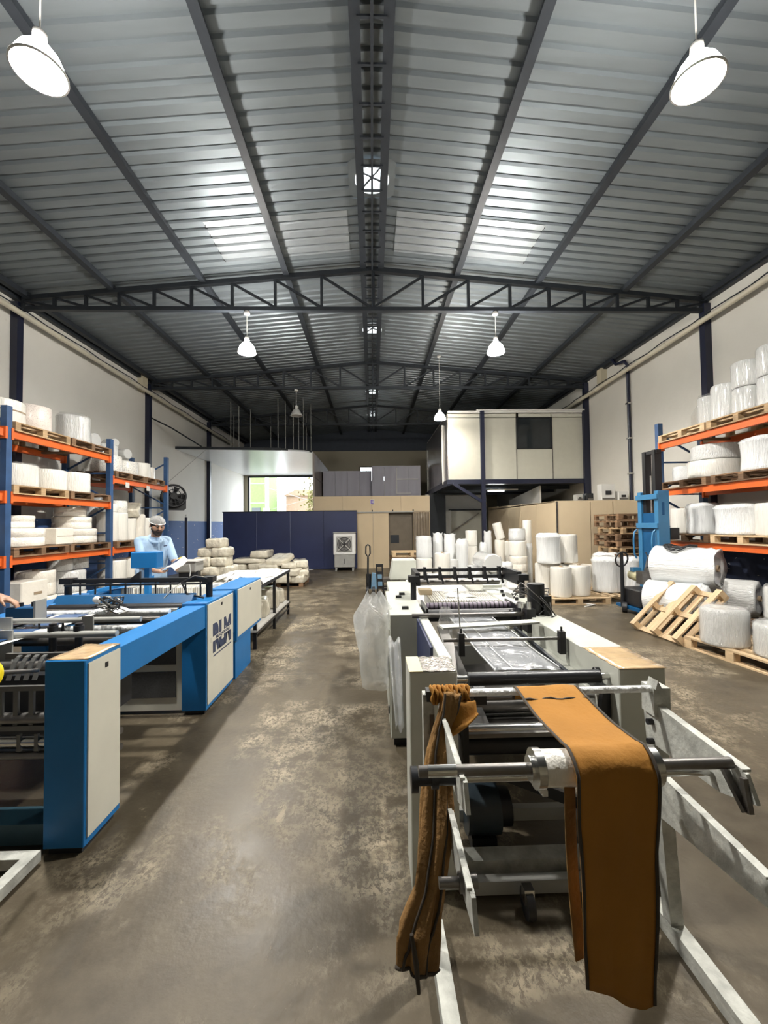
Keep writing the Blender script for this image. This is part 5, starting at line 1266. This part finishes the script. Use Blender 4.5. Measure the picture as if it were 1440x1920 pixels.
for s0 in (.60, .83):
    b = B(); b.tube([Vector(fold_fn(s0 + .1*sin(v*3), v)) + Vector((0, -.004, 0)) for v in [k/40 for k in range(3, 41)]], .0042, 6); part('hem_cord', b, M_clothdk, t)
b = B(); b.grid(lambda u, v: (lambda a, r: (.200 + .135*u + .004*sin(3*v*6 + u*40), 1.50 + r*cos(a), .992 + r*sin(a) - .018*max(0, abs(v-.5)*2-.7)))(radians(-70 + 290*v), .0215 + .0085*sin(u*58 + 1.2*sin(v*5)) + .006*abs(v-.5)*2), 70, 16); o = part('ruffle', b, M_cloth, t, 'ochre ruffles around the rod'); solid(o, .003)
b = B(); b.grid(lambda u, v: (.245 + .11*u, 1.485 - .05*v - .02*sin(3*u), .985 - .13*v*(1-.75*u) - .015*u + .01*sin(8*v)), 10, 8); o = part('loose_flap', b, M_cloth, t, 'lighter ochre flap'); solid(o, .004)
b = B(); b.tube([fold_fn(u/24, 1.0) for u in range(25)], .006, 6); part('bottom_hem', b, M_clothdk, t)
b = B(); b.tube([(.10, 1.24, .41), (.112, 1.232, .33), (.118, 1.235, .25)], [.006, .009, .006], 6); part('tie_strap', b, M_clothdk, t)

# ---- clear bags by the cream machine
b = B(); b.grid(lambda u, v: (lambda a, w: (.0 + .03*v + w*cos(a)*(1+.14*sin(4*a+7*v)), 3.22 + w*.8*sin(a)*(1+.12*sin(5*a-5*v)), 1.06 - .70*v + .03*sin(3*a)*(1-v)))(2*pi*u, .03 + .115*min(1, (v*3.2+.25))*(1 - .35*max(0, v-.6)/.4)), 36, 18)
single('plastic_bag', b, M_clear, 'big clear plastic bag hanging beside the cream machine cabinet', 'plastic bag', (.0, 3.2, .4))
b = B(); b.grid(lambda u, v: (.085 + .075*u*(1-.4*v) + .03*v, 2.55 - .25*v + .02*sin(6*u), .90 - .42*v + .02*sin(9*u)), 8, 12); o = single('plastic_sheet', b, M_clear, 'small clear plastic sheet hanging behind the silver taped column', 'plastic sheet', (.12, 2.4, .5)); solid(o, .002)
b = B(); b.grid(lambda u, v: (lambda a, w: (.50 + w*cos(a)*(1+.3*sin(3*a+5*v)), 2.90 + w*sin(a)*(1+.3*sin(4*a-4*v)), 1.02 - .19*v))(2*pi*u, .012 + .04*sin(pi*min(1, v*.8+.1))), 22, 10)
single('plastic_bag', b, M_wrapc, 'crumpled clear tuft hanging on the cross rod of the cream machine', 'plastic bag', (.5, 2.9, .85))

# ================================================================ STACKER, PALLET TRUCK, COOLER, FAN
st = thing('pallet_stacker', 'blue pallet stacker with tall black mast by the right rack', 'stacker', (4.9, 7.2, 0))
for y in (6.99, 7.44):
    part('outer_mast', BX(4.86, 5.06, y-.05, y+.05, .12, 2.12), M_stblue, st, bevel=.006)
    part('inner_mast', BX(4.90, 5.02, y+(.055 if y < 7.2 else -.135), y+(.135 if y < 7.2 else -.055), .15, 2.84), M_black, st)
for z in (1.52, 2.02): part('cross_plate', BX(4.83, 4.87, 6.93, 7.50, z-.045, z+.045), M_stblue, st, bevel=.004)
part('back_plate', BX(4.88, 4.90, 7.05, 7.38, .55, 1.48), M_bluedk, st); part('mid_plate', BX(4.885, 4.90, 7.05, 7.38, 1.56, 1.74), M_bluedk, st); part('side_slot', BX(4.93, 4.97, 6.937, 6.941, 1.70, 1.92), M_bluedk, st)
part('top_bar', BX(4.92, 5.0, 7.02, 7.41, 2.78, 2.84), M_black, st)
b = B(); b.cyl((4.95, 7.215, .3), (4.95, 7.215, 2.4), .03, 12); part('lift_cylinder', b, M_steel, st)
for y, s in ((7.52, 1), (7.02, 1)):
    b = B(); b.tube([(4.84, y, .92), (4.80, y, 1.0), (4.79, y, 1.25), (4.81, y, 1.40), (4.86, y, 1.45)], .016, 8); part('grab_handle', b, M_stblue, st)
part('battery_box', BX(4.50, 4.86, 6.95, 7.50, .12, .42), M_black, st, bevel=.02); part('base_plate', BX(4.45, 5.0, 6.90, 7.55, .07, .12), M_bluedk, st)
b = B(); b.cyl((4.66, 7.40, .64), (4.66, 7.16, .62), .085, 16); p = part('pump_motor', b, M_copper, st); b = B(); b.box(4.6, 4.74, 7.25, 7.35, .71, .78); part('motor_cap', b, M_stblue, p)
b = B(); b.box(4.58, 4.78, 6.98, 7.15, .52, .74); b.cyl((4.68, 7.0, .74), (4.68, 7.0, .80), .03, 10); part('valve_block', b, M_dsteel, st)
for k in range(3):
    b = B(); b.tube([(4.66, 7.05, .72), (4.74+.02*k, 7.0+.06*k, .9+.04*k), (4.80, 7.1+.05*k, .95+.05*k), (4.86, 7.12+.03*k, .85)], .012, 7); part('hose', b, M_black, st)
b = B(); b.tube([(4.46, 7.36, .08), (4.46, 7.36, 1.05)], [.035, .028], 10); part('tiller', b, M_blackm, st)
b = B(); b.tube([(4.46 + .11*cos(a), 7.36 - .10*sin(a)*.3, .92 + .13*sin(a)) for a in [2*pi*k/20 for k in range(20)]], .015, 7, close=True); part('tiller_loop', b, M_black, st)
b = B(); b.cyl((4.40, 7.28, .09), (4.46, 7.24, .09), .09, 18); wl = part('wheel', b, M_black, st); b = B(); b.cyl((4.395, 7.283, .09), (4.40, 7.28, .09), .05, 14); part('wheel_hub', b, M_steel, wl)
for y in (6.95, 7.5):
    b = B(); b.cyl((4.94, y-.03, .06), (4.94, y+.03, .06), .06, 16); part('wheel', b, M_black, st)
for y in (7.0, 7.35): part('fork', BX(5.06, 6.1, y, y+.15, .30, .35), M_blackm, st)
part('carriage', BX(5.06, 5.10, 6.98, 7.46, .30, .75), M_blackm, st); part('side_box', BX(5.07, 5.22, 6.94, 7.05, 1.28, 1.48), M_black, st)

pt = thing('pallet_truck', 'hand pallet truck with upright black handle in the middle aisle', 'pallet truck', (-.10, 9.6, 0))
b = B(); b.tube([(-.12, 9.6, .25), (-.11, 9.6, .85)], .022, 8); part('handle_bar', b, M_blackm, pt)
b = B(); b.tube([(-.11, 9.6, .85), (-.16, 9.6, .93), (-.155, 9.6, 1.10), (-.11, 9.6, 1.14), (-.065, 9.6, 1.10), (-.06, 9.6, .93)], .018, 8, close=True); part('handle_loop', b, M_black, pt)
b = B(); b.cyl((-.10, 9.66, .12), (-.10, 9.66, .46), .06, 12); part('pump', b, M_blackm, pt)
b = B(); b.cyl((-.16, 9.58, .09), (-.10, 9.58, .09), .09, 18); b.cyl((-.02, 9.58, .09), (.04, 9.58, .09), .09, 18); part('wheel', b, M_black, pt)
b = B(); b.prism([(-.05, 9.55, .12), (.22, 9.6, .12), (.20, 9.62, .44), (-.02, 9.58, .48)], (0, .20, 0)); part('chassis', b, mat('truck_blue', (.10, .19, .28), .5), pt)
for y in (9.5, 9.85): part('fork', BX(.2, 1.05, y, y+.16, .10, .15), M_blackm, pt)
# black slatted trolley back
t = thing('trolley_back', 'black slotted trolley upright standing by the pallet truck', 'trolley', (.17, 8.6, 0))
for x in (.10, .22): part('side_bar', B().bar((x, 8.6, .06), (x-.03, 8.62, .78), .03), M_black, t)
for k in range(5): part('slat', BX(.085, .21 , 8.60, 8.62, .12 + k*.15, .18 + k*.15), M_black, t)
part('toe_plate', BX(.08, .24, 8.5, 8.62, .03, .06), M_black, t); part('tray', BX(.2, .55, 8.45, 8.8, .42, .50), M_dsteel, t)
for y in (8.5, 8.78): part('leg', BX(.5, .53, y-.03, y, 0, .42), M_black, t)
b = B(); b.cyl((.09, 8.6, .05), (.12, 8.6, .05), .05, 14); part('wheel', b, M_black, t)

ac = thing('air_cooler', 'white evaporative air cooler with round grille before the navy panels', 'air cooler', (-.98, 14.7, 0))
part('casing', BX(-1.36, -.60, 14.45, 14.98, .55, 1.30), M_white, ac, bevel=.03); part('top_cover', BX(-1.37, -.59, 14.44, 14.99, 1.30, 1.345), M_grey, ac, bevel=.015)
part('water_tank', BX(-1.33, -.63, 14.47, 14.96, .12, .55), M_grey, ac, bevel=.02); part('tank_gauge', BX(-.99, -.97, 14.46, 14.47, .25, .42), M_black, ac)
for x in (-1.30, -.72):
    for y in (14.5, 14.88): part('foot', BX(x, x+.06, y, y+.06, 0, .12), M_grey, ac)
gr = part('grille_plate', BX(-1.25, -.71, 14.435, 14.45, .66, 1.20), M_grey, ac)
b = B(); b.lathe([(.25, 0), (.25, .02)], (0,0,0), 28); b.v = [(-.98 + v[0], 14.415 + v[2], .93 + v[1]) for v in b.v]; part('fan_opening', b, M_dgrey, gr)
for r in (.25, .20, .15, .10):
    b = B(); b.tube([(-.98 + r*cos(2*pi*k/24), 14.405, .93 + r*sin(2*pi*k/24)) for k in range(24)], .006, 5, close=True); part('grille_ring', b, M_grey, gr)
for a in (pi/4, 3*pi/4):
    part('grille_bar', B().bar((-.98 + .34*cos(a), 14.40, .93 + .34*sin(a)), (-.98 - .34*cos(a), 14.40, .93 - .34*sin(a)), .018), M_mount, gr)
part('grille_hub', B().cyl((-.98, 14.39, .93), (-.98, 14.41, .93), .045, 14), M_black, gr)

fn = thing('wall_fan', 'black drum fan on the left wall beyond the far rack post', 'fan', (-6.2, 13.0, 2.45))
ax = Vector((.55, -.84, 0)); sx_ = Vector((.84, .55, 0)); c0 = Vector((-6.10, 12.95, 2.55))
def ringpts(r, d): return [c0 + ax*d + sx_*r*cos(2*pi*k/28) + Vector((0, 0, r*sin(2*pi*k/28))) for k in range(28)]
b = B(); b.tube(ringpts(.33, .05), .035, 8, close=True); part('guard_ring', b, M_black, fn)
b = B(); b.tube(ringpts(.20, .07), .012, 6, close=True); b.tube(ringpts(.10, .07), .012, 6, close=True); part('guard_ring', b, M_black, fn)
for k in range(4):
    a = pi*k/4 + .2; v = sx_*cos(a) + Vector((0,0,sin(a))); part('guard_bar', B().bar(c0 + ax*.07 + v*.32, c0 + ax*.07 - v*.32, .014), M_black, fn)
b = B(); b.cyl(c0 - ax*.1, c0 + ax*.06, .11, 16); part('fan_motor', b, M_black, fn)
for k in range(5):
    a = 2*pi*k/5; v = sx_*cos(a) + Vector((0,0,sin(a))); w = (sx_*-sin(a) + Vector((0,0,cos(a)))); b = B(); b.add([c0+v*.08-w*.04-ax*.02, c0+v*.28-w*.09-ax*.03, c0+v*.28+w*.09+ax*.03, c0+v*.08+w*.04+ax*.02], [(0,1,2,3)]); o = part('blade', b, M_blackm, fn); solid(o, .006)
b = B(); b.prism([c0 + sx_*x + Vector((0,0,z)) - ax*.06 for x, z in ((-.36,.05),(-.36,-.38),(-.30,-.44),(.30,-.44),(.36,-.38),(.36,.05))], -ax*.05); part('mount_plate', b, M_blackm, fn)
part('wall_arm', B().bar(c0 - ax*.1, (XL, 13.35, 2.5), .06), M_blackm, fn)
t = thing('stub_post', 'short navy pipe post with a pale tip against the blue dado', 'post', (-6.45, 14.6, 0)); part('pipe', B().cyl((-6.45, 14.6, 0), (-6.45, 14.6, 1.92), .045, 10), M_navy, t); part('tip', B().cyl((-6.45, 14.6, 1.92), (-6.45, 14.6, 2.02), .035, 10), M_mount, t)
# wire stay from the suspended ceiling, cable on the column
t = thing('stay_cable', 'dark cable from the left column to the suspended ceiling edge', 'cable', (-6.3, 12.6, 4.7)); part('cable_run', B().tube([(-6.57, 12.55, 4.86), (-6.3, 13.2, 4.72), (-5.8, 14.3, 4.33)], .022, 6), M_steel_dk, t)
t = thing('stay_wire', 'thin pale wire slanting below the suspended ceiling at left', 'wire', (-6, 13.6, 3)); part('wire_run', B().tube([(-5.75, 14.5, 4.24), (-6.5, 13.1, 2.85)], .006, 5), M_grey, t)

# ================================================================ PEOPLE
def seg_dist(p, a, b):
    d = b - a; t = max(0, min(1, (p - a).dot(d) / max(1e-9, d.length_squared))); return (p - (a + d*t)).length
def build_body(name, limbs, mats, par, vox=.0075):
    """limbs: (points, radii, region) ; joined, fused into one continuous skin by voxel remeshing, then coloured by region"""
    b = B(); segs = []
    for pts, rad, reg in limbs:
        P = [Vector(p) for p in pts]
        if len(P) == 1:
            r = rad; b.sph(P[0], r, 20, 14); segs.append((P[0], P[0], max(r) if isinstance(r, tuple) else r, reg))
        else:
            b.tube(P, rad, 12); b.sph(P[0], rad[0], 12, 8); b.sph(P[-1], rad[-1], 12, 8)
            for i in range(len(P)-1): segs.append((P[i], P[i+1], (rad[i]+rad[i+1])/2, reg))
    me = b.mesh(name, mats[0]); tmp = bpy.data.objects.new('tmp_body', me); COL.objects.link(tmp)
    rm = tmp.modifiers.new('r', 'REMESH'); rm.mode = 'VOXEL'; rm.voxel_size = vox
    sm = tmp.modifiers.new('s', 'SMOOTH'); sm.iterations = 4; sm.factor = .5
    dg = bpy.context.evaluated_depsgraph_get(); me2 = bpy.data.meshes.new_from_object(tmp.evaluated_get(dg))
    bpy.data.objects.remove(tmp)
    me2.materials.clear()
    for m in mats: me2.materials.append(m)
    for p in me2.polygons:
        c = p.center; best = min(segs, key=lambda s: seg_dist(c, s[0], s[1]) - s[2]); p.material_index = best[3]; p.use_smooth = True
    o = bpy.data.objects.new(name, me2); COL.objects.link(o); off = _off(par); me2.transform(Matrix.Translation(-off)); o.parent = par; return o
def hand(wrist, dirv, side, spread, curl, limbs, reg=1, sc=1.0):
    """palm and five bent fingers; side = palm normal, spread = across the knuckles toward the thumb"""
    w = Vector(wrist); d = Vector(dirv).normalized(); n = Vector(side).normalized(); s = Vector(spread); s = (s - d*s.dot(d)).normalized(); n = d.cross(s) if d.cross(s).dot(n) > 0 else -d.cross(s)
    limbs.append(([w, w + d*.045*sc], [.024, .027], reg))
    for k in (-1.3, -.45, .4, 1.25):
        limbs.append(([w + d*.02, w + s*k*.019*sc + d*.088*sc], [.016, .0115], reg))
    for k, ln in ((1.25, .070), (.4, .078), (-.45, .072), (-1.3, .058)):
        p = w + s*k*.019*sc + d*.088*sc; q = [p]; a = 0
        for f in (.45, .32, .23):
            a += curl; v = d*cos(a) + n*sin(a); p = p + v*ln*f*sc; q.append(p)
        limbs.append((q, [.0105, .0095, .0085, .0072], reg))
    p = w + s*.022*sc + d*.025*sc; q = [p, p + (s*.75 + d*.6 + n*.25)*.038*sc, p + (s*.85 + d*1.15 + n*.5)*.052*sc]
    limbs.append((q, [.014, .0115, .009], reg))

def face_frame(f):
    f = Vector(f).normalized(); r = f.cross(Vector((0,0,1))).normalized(); u = r.cross(f).normalized(); return f, r, u
def head_limbs(limbs, hc, fdir, reg_skin, reg_hair, beard=None):
    f, r, u = face_frame(fdir); rot = Matrix((r, f, u)).transposed()
    P = lambda a, b_, c: Vector(hc) + r*a + f*b_ + u*c
    limbs.append(([P(0, 0, .03)], (.078, .090, .092), reg_skin)); limbs[-1] = ([P(0, -.005, .025), P(0, .005, .02)], [.083, .083], reg_hair)
    limbs.append(([P(0, .015, -.005), P(0, .03, -.055)], [.074, .058], reg_skin))
    limbs.append(([P(0, .03, -.06), P(0, .062, -.085)], [.052, .034], beard if beard is not None else reg_skin))        # jaw
    limbs.append(([P(0, .088, .012), P(0, .104, -.022)], [.010, .017], reg_skin))                                        # nose
    for s in (-1, 1):
        limbs.append(([P(s*.078, -.005, .012), P(s*.082, -.012, -.03)], [.014, .010], reg_skin))                         # ears
        limbs.append(([P(s*.045, .05, -.015), P(s*.04, .055, -.03)], [.034, .032], reg_skin))                            # cheeks
    limbs.append(([P(-.045, .083, .035), P(.045, .083, .035)], [.012, .012], reg_skin))                                  # brow
    return P, rot
def face_parts(P, rot, par, bearded):
    for s in (-1, 1):
        b = B(); b.sph(P(s*.032, .083, .014), (.0105, .007, .0048), 10, 8, rot=rot); e = part('eye', b, M_white, par)
        b = B(); b.sph(P(s*.032, .0895, .012), (.0048, .003, .0046), 8, 6, rot=rot); part('iris', b, M_black, e)
        b = B(); b.tube([P(s*.015, .093, .034), P(s*.034, .094, .040), P(s*.052, .082, .033)], [.004, .0055, .003], 6); part('eyebrow', b, M_beard, par)
    b = B(); b.tube([P(-.024, .086, -.052), P(0, .096, -.049), P(.024, .086, -.052)], [.004, .0065, .004], 6); part('mouth', b, mat('lips', (.30, .11, .09), .5), par)
    if bearded:
        b = B(); b.tube([P(-.034, .078, -.060), P(-.02, .094, -.040), P(0, .100, -.038), P(.02, .094, -.040), P(.034, .078, -.060)], [.006, .008, .008, .008, .006], 7); part('moustache', b, M_beard, par)
        b = B(); b.grid(lambda q, v: P(sin((q-.5)*2.6)*(.083 - .028*v), .012 + .062*cos((q-.5)*2.6) + .020*v*cos((q-.5)*2.2), -.030 - .075*v*(1-.35*abs(q-.5)*2) - .02*cos((q-.5)*3)), 18, 7); o = part('beard', b, M_beard, par); solid(o, .014)

# the man at the work table
man = thing('person', 'man in a light blue polo and hair net looking down at a printed bag', 'person', (-2.86, 5.74, 0))
V = Vector; L = []
pel = V((-2.88, 5.76, .93)); che = V((-2.83, 5.71, 1.30)); nk = V((-2.79, 5.67, 1.49)); hd = V((-2.735, 5.622, 1.625))
fh = V((.77, -.64, 0)); rt_ = V((-.64, -.77, 0))
for s in (-1, 1):
    L.append(([pel + rt_*.075*s + V((0,0,.08)), che + rt_*.080*s + V((0,0,-.12)), che + rt_*.085*s + V((0,0,.06))], [.118, .112, .110], 0))
L.append(([pel + fh*.06 + V((0,0,.10)), che + fh*.055 + V((0,0,-.10))], [.105, .10], 0))
L.append(([che + rt_*.155 + V((0,0,.125)), che - rt_*.155 + V((0,0,.125))], [.058, .058], 0)); L.append(([che + V((0,0,.10)), nk + V((0,0,-.08))], [.11, .070], 0))
L.append(([nk + V((-.01,.01,-.08)), hd + V((0,0,-.05))], [.058, .054], 1))
sR = che + rt_*.185 + V((0,0,.115)); eR = V((-2.80, 5.40, 1.105)); wR = V((-2.60, 5.33, 1.045))
sL = che - rt_*.185 + V((0,0,.115)); eL = V((-2.56, 5.74, 1.13)); wL = V((-2.44, 5.55, 1.10))
for sh_, el, wr in ((sR, eR, wR), (sL, eL, wL)):
    m1 = sh_.lerp(el, .85); L.append(([sh_, sh_.lerp(el, .5), m1], [.056, .055, .056], 0)); L.append(([sh_.lerp(el, .7), el, el.lerp(wr, .3), wr], [.043, .041, .042, .027], 1))
hand(wR, (.8, .1, -.1), (0, .3, 1), (-.1, .9, .3), .35, L); hand(wL, (.45, -.85, -.15), (-.7, -.3, .5), (-.6, -.4, .6), .4, L)
for s in (-1, 1):
    h_ = pel + rt_*.085*s; kn = V((h_.x + .03, h_.y - .02, .50)); an = V((h_.x - .01, h_.y + .01, .09))
    L.append(([h_ + V((0,0,.02)), kn, an], [.100, .066, .048], 2)); L.append(([an + V((0,0,-.04)), an + fh*.15 + V((0,0,-.055))], [.045, .035], 3))
L.append(([pel + rt_*.07, pel - rt_*.07], [.125, .125], 2))
P, rot = head_limbs(L, hd, (.70, -.62, -.38), 1, 4, 4)
build_body('body', L, [M_polo, M_skin, M_trouser, M_black, M_beard], man); face_parts(P, rot, man, True)
b = B(); b.grid(lambda q, v: P((.092 + .004*sin(40*q)) * sin(2*pi*q) * cos(v*pi/2*.98) , -.012 + (.103 + .003*sin(30*q)) * cos(2*pi*q) * cos(v*pi/2*.98), .040 + .083*sin(v*pi/2)), 40, 10); o = part('hair_net', b, M_net, man, 'white hair net'); solid(o, .003)
b = B(); b.tube([P(.093*sin(2*pi*k/32), -.012 + .104*cos(2*pi*k/32), .040) for k in range(32)], .007, 6, close=True); part('net_band', b, M_white, o)
b = B(); b.tube([nk + V((0,0,-.058)) + (rt_*cos(2*pi*k/20) + fh*sin(2*pi*k/20))*.078 + V((0,0,-.040*sin(2*pi*k/20))) for k in range(20)], .019, 8, close=True); part('polo_collar', b, M_polo, man)
b = B(); b.bar(che + fh*.165 + V((0,0,.14)), che + fh*.172 + V((0,0,.0)), .022, .006); part('polo_placket', b, M_polo, man)
b = B(); b.bar(che + fh*.150 - rt_*.07 + V((0,0,.045)), che + fh*.140 - rt_*.12 + V((0,0,.05)), .004, .016); part('chest_badge', b, M_logo, man)
b = B(); pc = pel + V((0,0,.02)); b.grid(lambda q, v: (lambda a: pc + rt_*(.205 + .012*sin(4*a))*cos(a) + fh*(.155 + .01*sin(5*a))*sin(a) + V((0,0,.10 - .16*v)))(2*pi*q), 36, 3); o = part('polo_hem', b, M_polo, man); solid(o, .004)
# printed bag in his hands
t = thing('printed_bag', 'white bag printed navy and yellow held by the man', 'bag', (-2.40, 5.38, 1.08))
u1 = V((.22, -.08, .08)); v1 = V((.09, .17, .11)); c0 = V((-2.545, 5.33, 1.03)); nn = u1.cross(v1).normalized()
if nn.z < 0: nn = -nn
b = B(); b.grid(lambda u, v: c0 + u1*u + v1*v + nn*(.022*sin(pi*u) + .006*sin(8*v)) + V((0,0,-.14*max(0, u-.8)*2)), 12, 8); o = part('bag_sheet', b, M_bagprint, t); solid(o, .005)
def patchq(u0, u1_, v0, v1_, m, nm):
    b = B(); b.grid(lambda u, v: (lambda a, c: c0 + u1*a + v1*c + nn*(.022*sin(pi*a) + .006*sin(8*c) + .004))(u0 + (u1_-u0)*u, v0 + (v1_-v0)*v), 6, 4); o = part(nm, b, m, t); solid(o, .002)
patchq(.26, .66, .15, .80, M_ink, 'ink_block'); patchq(.50, .70, .78, .97, M_inky, 'ink_block')
b = B(); b.tube([(-2.27, 5.42, 1.10), (-2.22, 5.42, 1.12), (-2.20, 5.40, 1.03), (-2.21, 5.40, .93)], .007, 6); part('bag_strap', b, M_grey, t)

man.location.x -= .13; t.location.x -= .13
# the worker reaching in from the left edge
wk = thing('person', 'worker at the left picture edge, only a bare forearm and hand reaching in', 'person', (-3.5, 2.72, 0))
L = []; pel = V((-3.52, 2.70, .95)); che = V((-3.46, 2.74, 1.33)); nk = V((-3.42, 2.76, 1.52)); hd = V((-3.36, 2.79, 1.66)); fh = V((.95, .30, 0)); rt_ = V((.30, -.95, 0))
for s in (-1, 1): L.append(([pel + rt_*.075*s + V((0,0,.08)), che + rt_*.095*s + V((0,0,.06))], [.12, .115], 0))
L.append(([che + rt_*.155 + V((0,0,.125)), che - rt_*.155 + V((0,0,.125))], [.066, .066], 0)); L.append(([che + V((0,0,.10)), nk], [.11, .058], 0)); L.append(([nk, hd + V((0,0,-.05))], [.056, .054], 1))
for sh_, el, wr in ((che + rt_*.185 + V((0,0,.115)), V((-3.05, 2.66, 1.31)), V((-2.605, 2.99, 1.125))), (che - rt_*.185 + V((0,0,.115)), V((-3.30, 3.05, 1.16)), V((-3.05, 3.10, 1.05)))):
    L.append(([sh_, sh_.lerp(el, .8)], [.064, .056], 0)); L.append(([sh_.lerp(el, .6), el, el.lerp(wr, .3), wr], [.045, .044, .046, .028], 1))
hand(V((-2.605, 2.99, 1.125)), (.90, .18, -.38), (0, 0, -1), (.1, -.9, .1), .38, L); hand(V((-3.05, 3.10, 1.05)), (.9, 0, -.3), (0, 0, -1), (0, -1, 0), .4, L)
for s in (-1, 1):
    h_ = pel + rt_*.085*s; kn = V((h_.x + .02, h_.y, .50)); an = V((h_.x, h_.y, .09))
    L.append(([h_ + V((0,0,.02)), kn, an], [.100, .066, .048], 2)); L.append(([an + V((0,0,-.04)), an + fh*.15 + V((0,0,-.055))], [.045, .035], 3))
L.append(([pel + rt_*.07, pel - rt_*.07], [.125, .125], 2))
P, rot = head_limbs(L, hd, (.85, .25, -.45), 1, 4)
build_body('body', L, [M_polo, M_skin, M_trouser, M_black, M_beard], wk); face_parts(P, rot, wk, False)
